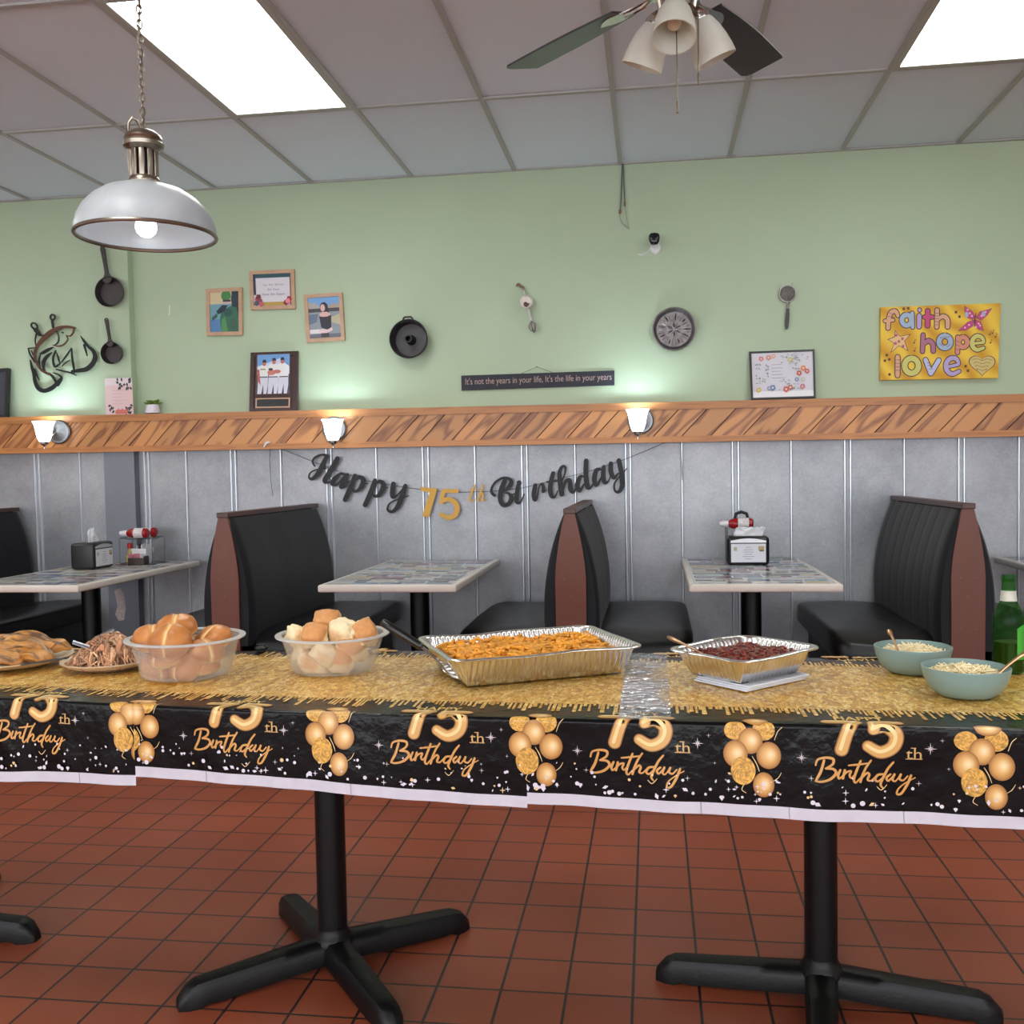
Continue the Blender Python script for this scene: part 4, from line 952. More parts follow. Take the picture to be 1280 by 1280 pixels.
# floral card
P3 = [at(*q, Y=y) for q, y in (((131, 473), D - .066), ((165, 472), D - .066), ((167, 518), D - .085), ((132.5, 519), D - .085))]
o_ = (P3[2] + P3[3]) / 2; t = thing('floral_card', 'pink card printed with dark leaves, leaning below the skillets', 'card', o_)
pt3 = lambda a, b, k=0: P3[0].lerp(P3[1], a).lerp(P3[3].lerp(P3[2], a), b) - o_ + Vector((0, -.0012 - k * .0002, 0))
mb = MB().poly(R4(0, 0, 1, 1), lambda a, b: pt3(a, b), lambda a, b: pt3(a, b) + Vector((0, .004, 0)), 0, C(222, 190, 190))
mb.poly(R4(0, 0, 1, .2), lambda a, b: pt3(a, b, 1), None, 0, C(222, 206, 208)); r = random.Random(2)
for i in range(30):
    q = r.random()
    if q < .5: x, y = r.uniform(.45, .95), r.uniform(.04, .3) * 1
    elif q < .75: x, y = r.uniform(.05, .3), r.uniform(.74, .97)
    else: x, y = r.uniform(.75, .95), r.uniform(.74, .97)
    a = r.random() * 3; mb.stroke([(x - .05 * cos(a), y - .05 * sin(a), .02), (x, y, .07), (x + .05 * cos(a), y + .05 * sin(a), .015)], lambda p, q: pt3(p, q, 2 + i * .1), None, 0, C(*r.choice(((52, 52, 60), (80, 74, 80), (44, 50, 56)))))
for i in range(6): mb.stroke([(.38 + i * .07, .95, .06), (.4 + i * .07, .9 - .03 * (i % 2), .08), (.42 + i * .07, .96, .05)], lambda p, q: pt3(p, q, 6 + i * .1), None, 0, C(206, 110, 100))
for i in range(5): mb.stroke([(.25, .34 + i * .09, .012), (.75 - .1 * (i % 3), .34 + i * .09, .012)], lambda p, q: pt3(p, q, 2), None, 0, C(196, 164, 168))
mb.build('card', PRINT, t, fix=False)
# succulent in white pot
b_ = at(191, 516.5, Y=D - .05); t = thing('potted_succulent', 'small green succulent in a white tapered pot on the shelf', 'plant', b_)
MB().lathe([(0, 0), (.046, 0), (.046, .004), (.036, .052), (.033, .052), (.034, .046), (0, .046)], 24).build('pot', pm('white_ceramic', (222, 214, 224), .3), t)
r = random.Random(5); mb = MB(); GRN = pm('succulent_leaf', vcol=True, rough=.5)
for k in range(60):
    a = r.random() * 2 * pi; el = r.uniform(-.1, 1.2); L_ = r.uniform(.03, .07); d = Vector((cos(a) * cos(el) * 1.15, sin(a) * cos(el) * .7, sin(el) * .5)); s_ = Vector((0, 0, .056)); g = r.uniform(.7, 1.2)
    mb.tube([s_ + d * L_ * q for q in (.2, .5, .8, 1)], [.004, .008, .008, .001], 6, col=tuple(c * g for c in C(112, 138, 60)[:3]) + (1,), flat=.6)
mb.build('leaves', GRN, t)
# little wall hook and hooks above
mb = MB().rbox(.010, .006, .07, .002, T(0, -.003, 0)).tube([(0, -.006, -.025), (0, -.016, -.03), (0, -.018, -.018)], .003, 6); o = mb.build('wall_hook', pm('clear_plastic_hook', (220, 226, 216), .25), loc=at(212.5, 389, Y=D)); tag(o, 'tiny empty white hook on the green wall right of the skillets', 'hook')

# tube pan on the wall
c = at(514.5, 425.5, Y=D - .004); t = thing('tube_cake_pan', 'dark round tube cake pan hung open side out, left of the egg beater', 'cake pan', c)
r_ = 24 * D / FPX
MB().lathe([(.03, -.001), (r_ * .88, -.001), (r_ * 1.0, .075), (r_ * 1.03, .08), (r_ * 1.0, .083), (r_ * .96, .078), (r_ * .85, .006), (.03, .006)], 48, RX(pi / 2)).build('pan', pm('old_dark_tin', (70, 68, 70), .5, .5, noise_amt=.2, nscale=18), t)
MB().lathe([(.03, 0), (.022, .085), (.016, .085), (.018, 0)], 20, RX(pi / 2), closed=True).build('tube', pm('tube_dark', (40, 38, 40), .5, .5), t)
MB().tube([(-.03, -.078, r_ * 1.0), (-.02, -.082, r_ * 1.12), (.02, -.082, r_ * 1.12), (.03, -.078, r_ * 1.0)], .006, 8).build('handle', IRONR, t)
# egg beater
cv = crop(630, 340, 14.22); t = thing('egg_beater', 'old rotary egg beater hung on the green wall above the black sign', 'egg beater', at(*cv(400, 540), Y=D - .04))
fm, bk = traced(t, D - .035, .012, cv)
MB().stroke([(225, 235, 34), (262, 215, 44), (300, 255, 40), (340, 280, 44), (346, 310, 30)], fm, bk).build('handle', pm('worn_brown_wood', (116, 80, 58), .5, noise_amt=.3, nscale=60), t)
MB().stroke([(345, 300, 40), (362, 400, 36), (395, 520, 40), (430, 650, 36), (465, 800, 36), (490, 880, 30)], fm, bk).build('shaft', STEEL, t)
cg = fm(400, 535); rg = 112 / 14.22 * D / FPX
mb = MB().lathe([(0, 0), (rg, 0), (rg, .008), (rg * .86, .009), (rg * .8, .006), (0, .006)], 40, T(cg.x, cg.y - .004, cg.z) @ RX(pi / 2)); mb.build('gear_wheel', pm('beater_wheel', (196, 186, 178), .4, .4, noise_amt=.12, nscale=50), t)
mb = MB().stroke([(370, 580, 26), (405, 600, 40), (440, 570, 26)], lambda a, b: fm(a, b) + Vector((0, -.016, 0)), lambda a, b: fm(a, b) + Vector((0, -.012, 0))); mb.lathe([(0, 0), (.012, 0), (.012, .03), (0, .034)], 14, T(*fm(400, 590)) @ T(0, -.016, 0) @ RX(pi / 2)); mb.build('crank', pm('red_brown_knob', (84, 46, 50), .4), t)
e0 = fm(490, 870); e1 = fm(540, 1070); ax = (e1 - e0)
for k in range(4):
    a = pi / 4 * k + .3; sd = Vector((-ax.z, 0, ax.x)).normalized(); dp = Vector((0, 1, 0)); pts = []
    for i in range(15):
        q = i / 14; w = .026 * sin(pi * q) ** .8; pts.append(e0 + ax * q + (sd * cos(a) + dp * sin(a) * .6) * w)
    for i in range(13, 0, -1):
        q = i / 14; w = .026 * sin(pi * q) ** .8; pts.append(e0 + ax * q - (sd * cos(a) + dp * sin(a) * .6) * w)
    MB().tube(pts, .0022, 6, flat=1.6, closed=True).build('beater_loop', STEEL, t)
# motto sign
P4 = [at(576.5, 469.5, Y=D - .014), at(768, 463, Y=D - .014), at(768, 481.5, Y=D - .014), at(577, 488, Y=D - .014)]
o_ = (P4[0] + P4[2]) / 2; t = thing('motto_sign', "long black wooden sign reading It's not the years in your life", 'sign', o_)
pt4 = lambda a, b, k=0: P4[0].lerp(P4[1], a).lerp(P4[3].lerp(P4[2], a), b) - o_ + Vector((0, -.0005 * k, 0))
MB().poly(R4(0, 0, 1, 1), lambda a, b: pt4(a, b), lambda a, b: pt4(a, b) + Vector((0, .013, 0))).build('board', pm('sign_board', (30, 30, 44), .6, noise_amt=.15, nscale=30), t)
mb = MB(); put_text(mb, "It's not the years in your life, It's the life in your years", lambda a, b: pt4(a, -b, 1), .505, -.62, .955, .42, 0, C(176, 150, 140)); mb.build('lettering', PRINT, t, fix=False)
mb = MB().tube([pt4(.4, 0), pt4(.5, -.42) + Vector((0, -.003, 0)), pt4(.6, 0)], .0012, 5).tube([pt4(.5, -.42) + Vector((0, -.006, 0)), pt4(.5, -.42) + Vector((0, .014, 0))], .003, 6); mb.build('hanging_wire', IRONR, t)
# round patterned tin plate
c = at(842.5, 412, Y=D - .004); t = thing('pressed_tin_plate', 'round grey tin plate with a pressed sunburst pattern on the wall', 'tin plate', c); r_ = 26.5 * D / FPX
TIN = pm('old_tin', (124, 118, 118), .42, .75, noise_amt=.3, nscale=26)
MB().lathe([(0, -.001), (r_ * .8, -.001), (r_ * .96, .03), (r_ * 1.0, .034), (r_ * .99, .038), (r_ * .94, .036), (r_ * .8, .008), (0, .008)], 56, RX(pi / 2)).build('plate', TIN, t)
r = random.Random(8); mb = MB()
for k in range(26):
    a = 2 * pi * k / 26; q0, q1 = r_ * r.uniform(.40, .5), r_ * r.uniform(.66, .76); mb.tube([(q0 * cos(a), -.0085, q0 * sin(a)), ((q0 + q1) / 2 * cos(a), -.011, (q0 + q1) / 2 * sin(a)), (q1 * cos(a), -.0085, q1 * sin(a))], [.003, .007, .003], 6, flat=.6, mat=k % 3 == 0)
for k in range(12):
    a = 2 * pi * k / 12; mb.tube([(.008 * cos(a), -.009, .008 * sin(a)), (r_ * .2 * cos(a), -.011, r_ * .2 * sin(a)), (r_ * .34 * cos(a), -.0085, r_ * .34 * sin(a))], [.002, .007, .002], 6, flat=.6, mat=k % 2)
mb.build('pressed_pattern', [pm('tin_bright', (186, 176, 172), .35, .7), pm('tin_dark', (70, 62, 66), .5, .6)], t)
# strainer
t = thing('hand_strainer', 'small wire mesh strainer with black handle hanging above the floral certificate', 'strainer', at(984.5, 367, Y=D - .02)); r_ = 9.6 * D / FPX
mb = MB().lathe([(r_ + .003 * cos(q), .003 * sin(q)) for q in [2 * pi * k / 6 for k in range(6)]], 32, RX(pi / 2), closed=True); mb.build('rim', STEEL, t)
mb = MB().lathe([(0, .018), (r_ * .4, .016), (r_ * .75, .009), (r_, 0)], 28, RX(pi / 2)); mb.build('mesh_bowl', pm('wire_mesh', (120, 116, 112), .5, .5, noise_amt=.3, nscale=160, bump=.5, bscale=300), t)
fm, bk = traced(t, D - .022, .012)
MB().tube([fm(985, 376.5), fm(985.3, 384), fm(985, 386)], .004, 6).tube([fm(985.3 + 2 * sin(q), 381.5 + 2 * cos(q)) for q in [2 * pi * k / 10 for k in range(10)]], .002, 6, closed=True).tube([fm(978, 360), fm(975.5, 356), fm(977, 355.5)], .0022, 5).tube([fm(988, 359), fm(990, 354), fm(991.5, 353.8)], .0022, 5).build('wire', STEEL, t)
MB().stroke([(984.8, 386, 3.4), (984.5, 394, 4.6), (984, 403, 4.6), (983.6, 410, 3.0)], fm, bk).build('handle', pm('handle_black', (32, 34, 38), .4), t, bevel=.002)
# security camera
c = at(818, 303, Y=D); t = thing('security_camera', 'small black and white security camera on the upper green wall', 'camera', c)
MB().lathe([(0, 0), (.032, 0), (.032, .008), (.026, .014), (0, .014)], 24, T(.006, 0, -.035) @ RX(pi / 2)).tube([(.006, -.01, -.035), (.004, -.035, -.028), (0, -.05, -.005)], .012, 10).build('wall_mount', pm('camera_white', (222, 224, 224), .35), t)
MB().sell(.03, .03, .032, .7, .8, 20, 12, T(0, -.066, 0)).build('body', pm('camera_white', (222, 224, 224), .35), t)
MB().sell(.031, .02, .033, .6, .75, 24, 12, T(-.001, -.088, 0), defo=lambda q, p: Vector((p.x * (1 - .22 * max(0, -q.z)), p.y, p.z))).build('lens_front', pm('camera_black', (16, 16, 24), .15), t)
fm, bk = traced(t, D - .006, .004)
MB().tube([fm(814, 309), fm(810, 315), fm(803, 318.5), fm(798, 318)], .0035, 6).build('cable', pm('camera_white', (222, 224, 224), .35), t)
# loose wires from the ceiling
t = thing('loose_wires', 'loose grey wires hanging from the ceiling edge above the camera', 'wire', at(778, 206, Y=D - .01)); fm, bk = traced(t, D - .012, .004)
GW = pm('grey_wire', (96, 98, 96), .5)
MB().tube([fm(778, 205), fm(777, 230), fm(776, 255), fm(775.5, 262)], .004, 6).build('wire', GW, t)
MB().tube([fm(779, 205), fm(780, 232), fm(781, 252)], .003, 6).build('wire', GW, t)
MB().tube([fm(775.2, 262), fm(774.8, 267)], .007, 8).tube([fm(781, 252), fm(781, 258)], .005, 8).build('wire_connector', pm('brown_connector', (132, 96, 66), .5), t)
MB().tube([fm(775, 267), fm(775, 272), fm(778, 279), fm(785, 285), fm(786.5, 287)], .0022, 6).tube([fm(781.5, 258), fm(783, 270), fm(785.5, 284)], .0016, 6).build('thin_wire', pm('light_wire', (150, 150, 130), .5), t)
# faith hope love canvas
cv = crop(1060, 340, 5.818)
P5 = [at(*cv(*q), Y=D - .032) for q in ((238, 256), (1110, 226), (1092, 770), (236, 786))]
o_ = (P5[0] + P5[2]) / 2; t = thing('painted_canvas', 'yellow painted canvas with the words faith hope love', 'painting', o_)
fmC, bkC = traced(t, D - .032, .030, cv)
def canvas_mat():
    mt, nt, p = newmat('yellow_canvas'); L = nt.links.new; tc = node(nt, 'ShaderNodeTexCoord')
    w = node(nt, 'ShaderNodeTexWave', wave_type='BANDS', bands_direction='DIAGONAL'); w.inputs['Scale'].default_value = 4; w.inputs['Distortion'].default_value = 6; w.inputs['Detail'].default_value = 1; L(tc.outputs['Object'], w.inputs['Vector'])
    cr = node(nt, 'ShaderNodeValToRGB'); e = cr.color_ramp.elements; e[0].color = lin(206, 150, 30); e[1].color = lin(236, 198, 66); L(w.outputs[0], cr.inputs[0]); L(cr.outputs[0], p.inputs['Base Color']); p.inputs['Roughness'].default_value = .6; return mt
MB().poly([(238, 256), (1110, 226), (1092, 770), (236, 786)], fmC, bkC).build('canvas', canvas_mat(), t, bevel=.003)
mb = MB(); DK = C(62, 48, 56); lay = [0]
def lf(k): return lambda a, b: fmC(a, b) + Vector((0, -.0006 - k, 0))
def outl(strokes, fill, w=None, ow=11):
    lay[0] += 1
    for i, s in enumerate(strokes): mb.stroke([(a, b, q + ow) for a, b, q in s], lf(.00002 * i + .00005 * (lay[0] % 6)), None, 0, DK, seg=8)
    for i, s in enumerate(strokes): mb.stroke([(a, b, max(2, q - ow * .2)) for a, b, q in s], lf(.0006 + .00002 * i), None, 0, C(*fill), seg=8)
def ring(cx, cy, rx, ry, w, a0=0, a1=2 * pi, n=18): return [(cx + rx * sin(a0 + (a1 - a0) * i / n), cy - ry * cos(a0 + (a1 - a0) * i / n), w) for i in range(n + 1)]
PEACH = (214, 164, 130); BLU = (160, 178, 204); PNK = (196, 70, 120); LAV = (180, 160, 204); SAL = (212, 140, 116); YG = (204, 200, 112); MAU = (172, 110, 134)
outl([[(362, 318, 26), (345, 285, 30), (312, 296, 32), (296, 345, 32), (291, 408, 32)], [(268, 356, 24), (328, 350, 24)]], PEACH)
outl([ring(426, 350, 34, 38, 36), [(466, 300, 28), (470, 402, 28)]], BLU); outl([[(518, 318, 32), (516, 398, 32)], [(520, 275, 26), (521, 278, 26)]], LAV)
outl([[(580, 284, 34), (578, 390, 34)], [(556, 328, 30), (614, 328, 30)]], PNK); outl([[(648, 278, 32), (645, 400, 32)], [(655, 345, 24), (690, 322, 32), (722, 345, 34), (724, 400, 32)]], PEACH)
outl([[(546, 458, 30), (541, 578, 30)], [(552, 525, 24), (585, 500, 34), (616, 525, 32), (620, 576, 30)]], MAU); outl([ring(704, 508, 42, 44, 38)], BLU); outl([[(798, 474, 30), (796, 586, 30)], ring(836, 510, 32, 36, 34)], SAL)
outl([[(908, 522, 20), (950, 516, 22), (986, 510, 22), (972, 476, 30), (936, 466, 32), (906, 494, 34), (906, 540, 34), (938, 566, 30), (985, 552, 24)]], YG)
outl([[(361, 618, 34), (360, 752, 34)]], PEACH); outl([ring(462, 682, 50, 54, 42)], YG); outl([[(564, 640, 34), (602, 738, 34)], [(602, 738, 34), (660, 642, 34)]], (186, 190, 224))
outl([[(716, 692, 22), (770, 680, 24), (804, 668, 24), (784, 630, 32), (744, 630, 34), (716, 662, 36), (718, 712, 36), (756, 742, 32), (808, 722, 26)]], LAV)
def shape(pts, fill, k=0, grow=1.13):
    cx = sum(p[0] for p in pts) / len(pts); cy = sum(p[1] for p in pts) / len(pts)
    mb.poly([(cx + (a - cx) * grow, cy + (b - cy) * grow) for a, b in pts], lf(.0001 + k), None, 0, DK); mb.poly(pts, lf(.0007 + k), None, 0, C(*fill))
shape([(345, 432), (378, 470), (448, 456), (408, 502), (432, 568), (370, 534), (316, 580), (336, 515), (294, 492), (340, 474)], (226, 190, 130))
shape([(975 + 92 * (math.sin(q) ** 3), 672 - 5.0 * (13 * cos(q) - 5 * cos(2 * q) - 2 * cos(3 * q) - cos(4 * q))) for q in [2 * pi * i / 36 for i in range(36)]], (208, 186, 116), grow=1.07)
for i in range(4): mb.stroke([(900 + 14 * i, 640 + i * 24, 5), (935, 630 + i * 24, 5), (975, 644 + i * 24, 5), (1010, 632 + i * 24, 5), (1050 - 16 * i, 642 + i * 24, 5)], lf(.0009), None, 0, C(150, 128, 90))
for ps in ([(920, 320), (905, 290), (850, 250), (850, 285), (868, 330), (905, 345)], [(935, 330), (960, 290), (1042, 268), (1010, 315), (970, 350)], [(915, 350), (870, 365), (805, 425), (860, 422), (905, 395)], [(930, 350), (965, 365), (985, 425), (945, 415), (925, 390)]): shape(ps, (196, 72, 130), grow=1.1)
mb.stroke([(930, 300, 6), (922, 345, 12), (918, 395, 6)], lf(.001), None, 0, C(120, 40, 80))
r = random.Random(6)
for x, y in ((870, 275), (900, 320), (880, 385), (850, 405), (960, 390), (950, 375), (1000, 290), (970, 320), (930, 400), (885, 300)): mb.poly([(x + 7 * sin(q), y + 7 * cos(q)) for q in [2 * pi * i / 8 for i in range(8)]], lf(.0011), None, 0, C(230, 190, 220))
for x, y in ((862, 310), (985, 305)): mb.poly([(x + 14 * sin(q), y + 20 * cos(q)) for q in [2 * pi * i / 10 for i in range(10)]], lf(.001), None, 0, C(170, 176, 206))
for x, y in ((350, 460), (345, 520), (395, 485), (400, 540), (370, 505)): mb.poly([(x + 9 * sin(q) * (1 + .5 * (i % 2)), y + 9 * cos(q) * (1 + .5 * (i % 2))) for i, q in enumerate([2 * pi * i / 10 for i in range(10)])], lf(.001), None, 0, C(190, 80, 130))
for bx, by, w, h, colr in ((300, 300, 60, 100, (190, 110, 100)), (518, 330, 24, 60, (226, 200, 226)), (540, 470, 20, 100, (224, 190, 160)), (705, 500, 84, 80, (120, 130, 190)), (800, 490, 60, 80, (170, 84, 80)), (602, 670, 60, 60, (130, 120, 190)), (462, 680, 96, 100, (130, 150, 80)), (750, 680, 70, 90, (150, 90, 160))): pass
for x, y in ((405, 268), (438, 264), (785, 292), (810, 325), (282, 605), (268, 645), (300, 636), (302, 745), (855, 685), (872, 718)): mb.poly([(x + 11 * sin(q) + 3 * sin(3 * q), y + 10 * cos(q)) for q in [2 * pi * i / 10 for i in range(10)]], lf(.0008), None, 0, C(90, 66, 44))
for x, y in ((480, 505), (482, 565), (1030, 445), (1050, 435), (1072, 462), (1035, 505)):
    mb.poly([(x + 7 * sin(q), y + 10 + 6 * cos(q)) for q in [2 * pi * i / 8 for i in range(8)]], lf(.0008), None, 0, C(96, 74, 50)); mb.stroke([(x + 6, y + 10, 3), (x + 6, y - 14, 3), (x + 14, y - 8, 3)], lf(.0009), None, 0, C(96, 74, 50))
for s in ([(300, 300), (350, 310)], [(292, 322), (340, 334)], [(630, 300), (664, 300)], [(630, 320), (664, 320)], [(630, 340), (664, 340)], [(630, 362), (664, 362)], [(630, 384), (664, 384)], [(345, 640), (376, 640)], [(345, 665), (376, 665)], [(345, 690), (376, 690)], [(345, 715), (376, 715)], [(575, 660), (598, 660)], [(580, 680), (606, 680)], [(590, 705), (618, 705)], [(668, 480), (740, 470)], [(664, 520), (690, 540)], [(720, 545), (745, 525)], [(785, 500), (812, 510)], [(785, 530), (812, 540)], [(785, 560), (812, 570)]):
    mb.stroke([(a, b, 4) for a, b in s], lf(.0012), None, 0, C(140, 84, 96))
mb.build('painted_letters', PRINT, t, fix=False)

# ------------------------------------------------------------------ birthday banner
YBN = D - .045
t = thing('birthday_banner', 'string banner of black and gold card letters reading Happy 75th Birthday', 'banner', at(590, 615, Y=YBN))
CARDB = pm('black_glitter_card', (15, 15, 21), .55, noise_amt=.3, nscale=300); CARDG = pm('gold_card', (212, 160, 62), .45, noise_amt=.12, nscale=200)
c1 = crop(380, 555, 5.818); c2 = crop(590, 555, 5.818); c3 = crop(340, 540, 2.4615)
def letter(cv, strokes, mt, dy=0):
    mb = MB()
    for i, s in enumerate(strokes):
        fm, bk = traced(t, YBN - .0004 * i + dy, .0015, cv); mb.stroke(s, fm, bk, seg=8, cap=6)
    mb.build('letter', mt, t)
letter(c1, [[(78, 160, 12), (62, 128, 15), (84, 96, 17), (128, 78, 14), (168, 84, 22)], [(166, 86, 26), (132, 160, 38), (96, 222, 32), (58, 254, 24), (36, 240, 15), (50, 206, 12), (100, 184, 10), (160, 178, 10)], [(242, 106, 34), (196, 190, 38), (152, 262, 36), (166, 280, 22), (196, 274, 9)]], CARDB)
letter(c1, [[(302, 226, 22), (264, 216, 18), (224, 252, 34), (206, 288, 32), (238, 296, 16), (286, 240, 12)], [(314, 226, 30), (286, 278, 38), (270, 314, 30), (296, 308, 13), (332, 268, 9)]], CARDB)
letter(c1, [[(370, 230, 30), (336, 320, 36), (298, 405, 34)], [(360, 276, 10), (398, 240, 24), (432, 266, 38), (406, 325, 30), (370, 346, 18), (350, 326, 10)], [(430, 284, 8), (462, 288, 8)]], CARDB)
letter(c1, [[(516, 266, 32), (482, 358, 36), (444, 444, 34)], [(506, 312, 10), (546, 270, 22), (578, 300, 38), (550, 366, 30), (514, 380, 18), (494, 360, 10)], [(575, 316, 8), (608, 317, 8)]], CARDB)
letter(c1, [[(650, 290, 34), (642, 348, 36), (646, 386, 28), (676, 374, 14), (716, 328, 10)], [(736, 304, 30), (712, 380, 38), (682, 452, 34), (642, 492, 24), (608, 476, 18), (626, 430, 12), (690, 400, 10), (762, 376, 8)]], CARDB)
mb = MB(); fm, bk = traced(t, YBN, .0015, c1); mb.poly([(846, 312), (968, 324), (964, 346), (908, 532), (858, 528), (914, 352), (850, 342)], fm, bk); mb.build('letter', CARDG, t)
mb = MB(); 
for i, s in enumerate([[(1112, 342, 30), (1012, 342, 30)], [(1014, 342, 30), (1006, 380, 30), (1000, 424, 30)], [(1004, 418, 26), (1050, 402, 34), (1098, 428, 38), (1114, 474, 40), (1094, 518, 38), (1046, 536, 34), (996, 512, 30)]]):
    fm, bk = traced(t, YBN - .0004 * i, .0015, c1); mb.stroke(s, fm, bk, seg=8)
mb.build('letter', CARDG, t)
letter(c3, [[(622, 164, 5), (614, 188, 6), (606, 206, 6), (613, 213, 4), (622, 206, 3)], [(603, 182, 3), (630, 176, 4)]], CARDG)
letter(c3, [[(650, 162, 4), (642, 184, 6), (631, 213, 6)], [(634, 204, 4), (645, 188, 6), (649, 198, 6), (645, 211, 6), (656, 208, 3)]], CARDG)
letter(c2, [[(164, 374, 22), (140, 346, 20), (160, 290, 18), (214, 250, 18), (262, 250, 22), (286, 276, 32), (264, 320, 30), (230, 344, 10)], [(240, 260, 30), (214, 330, 38), (206, 400, 36), (226, 444, 30), (266, 434, 30), (286, 394, 34), (270, 362, 20), (240, 354, 10)], [(280, 376, 10), (322, 354, 8)]], CARDB)
letter(c2, [[(336, 300, 28), (326, 370, 34), (326, 420, 32), (352, 424, 14), (380, 364, 8)], [(342, 281, 34), (343, 283, 34)]], CARDB)
letter(c2, [[(460, 300, 30), (450, 360, 34), (456, 404, 30), (472, 390, 14), (490, 310, 10), (510, 290, 20), (520, 320, 26), (516, 348, 20), (538, 334, 8)]], CARDB)
letter(c2, [[(590, 212, 30), (570, 300, 34), (576, 374, 32), (602, 384, 16), (624, 340, 8)], [(546, 276, 14), (622, 268, 14)]], CARDB)
letter(c2, [[(652, 364, 38), (642, 280, 38), (636, 210, 30), (656, 165, 22), (678, 170, 18), (675, 215, 12), (650, 280, 8)], [(660, 340, 10), (680, 275, 22), (710, 264, 30), (716, 328, 36), (736, 350, 22), (758, 318, 8)]], CARDB)
letter(c2, [[(812, 236, 12), (786, 240, 28), (766, 300, 36), (782, 340, 28), (816, 290, 12)], [(830, 122, 34), (828, 220, 36), (840, 310, 36), (866, 314, 16), (888, 268, 8)]], CARDB)
letter(c2, [[(946, 186, 14), (906, 190, 30), (890, 258, 38), (906, 300, 26), (942, 240, 12)], [(958, 166, 28), (954, 240, 36), (966, 280, 30), (992, 270, 12), (1008, 228, 8)]], CARDB)
letter(c2, [[(1010, 142, 32), (1010, 200, 36), (1032, 246, 28), (1062, 214, 12)], [(1068, 120, 34), (1086, 210, 36), (1092, 300, 36), (1070, 346, 26), (1040, 340, 16), (1036, 290, 14), (1070, 240, 10), (1126, 178, 8)]], CARDB)
fm, bk = traced(t, YBN + .0035, .002)
STR = pm('black_string', (40, 40, 44), .7)
Z_ = [(338, 556.5), (356, 563), (385, 574.5), (420, 588), (458, 601), (511, 610), (547, 614), (576, 615.5), (616, 614), (653, 610), (689, 601), (730, 591), (779, 575), (807, 563.5), (830, 553.5), (843, 548)]
MB().tube([fm(*p) for p in Z_], .0016, 6).build('string', STR, t)
MB().tube([fm(338, 556.5), fm(337, 575), fm(338.5, 600), fm(341, 620)], .0014, 6).tube([fm(851, 556), fm(852, 575), fm(853, 600)], .0014, 6).tube([fm(843, 548), fm(848, 546), fm(851, 556)], .0014, 6).build('string_tail', STR, t)
MB().stroke([(335, 559, 1.5), (338, 554, 3), (342, 553, 2)], lambda a, b: fm(a, b) + Vector((0, -.064, 0)), lambda a, b: fm(a, b) + Vector((0, -.062, 0))).build('tape_tab', pm('clear_tape', (206, 204, 200), .3), t)

# ------------------------------------------------------------------ things on the booth tables
ZB = .7012
PAPER = pm('white_paper', (222, 224, 228), .8)
def napkin_box(loc, rz, label, high):
    t = thing('napkin_dispenser', label, 'napkin dispenser', loc, rz, 'napkin dispensers on the booth tables')
    w, d, h = .215, .145, .150
    MB().rbox(w, d, h, .02, T(0, 0, h / 2), seg=4).build('body', BLACKPL, t)
    for sg in (-1, 1):
        y = sg * (d / 2 + .001); fm = lambda a, b: Vector((a * -sg * 1.0, y + sg * k, b))
        k = 0; mb = MB().poly([(-.088, .016), (.088, .016), (.088, .112), (-.088, .112)], fm, None, 0, C(214, 214, 222)); k = .0006
        for i, q in enumerate((.03, .045, .05, .04, .06, .035)): mb.poly(R4(-q / 2, .092 - i * .012, q / 2, .095 - i * .012), fm, None, 0, C(150, 150, 158))
        mb.poly(R4(-.075, .076, -.058, .096), fm, None, 0, C(170, 164, 150)); mb.poly(R4(.050, .078, .080, .100), fm, None, 0, C(176, 156, 116)); mb.poly(R4(.055, .072, .078, .080), fm, None, 0, C(120, 104, 80))
        mb.build('advert_card', PRINTG, t, fix=False)
        k = 0; mb = MB(); mb.poly([(-.090, .118)] + [(-.090 + .18 * i / 12, .128 + .012 * sin(pi * i / 12)) for i in range(13)] + [(.090, .118)], fm, lambda a, b: fm(a, b) + Vector((0, -sg * .004, 0))); mb.build('face_plate', pm('face_plate_grey', (196, 196, 200), .3, .6), t)
    mb = MB(); n = 14
    for j in range(3):
        def fn(a, b): 
            x = (a - .5) * (.145 if not high else .10 * (1 - b) ** .8 + .006); z = h - .01 + b * (.052 if not high else .088)
            return Vector((x + .012 * noise.noise(Vector((b * 3, j, a * 2))) + (.02 * b if not high else 0), -.012 + j * .010 + .012 * noise.noise(Vector((a * 4, b * 2, j))), z + (.012 * noise.noise(Vector((a * 5, j, 0))) if b > .6 else 0)))
        mb.grid(n, 10, fn)
    mb.build('napkin', PAPER, t); return t
p = at(936, 707, Z=ZB); napkin_box((p.x, p.y + .085, ZB), 0, 'black napkin dispenser facing us on the table between the right two booths', False)
p = at(118, 712.5, Z=ZB); napkin_box((p.x - .075, p.y + .11, ZB), pi / 2, 'black napkin dispenser turned sideways on the far left table', True)

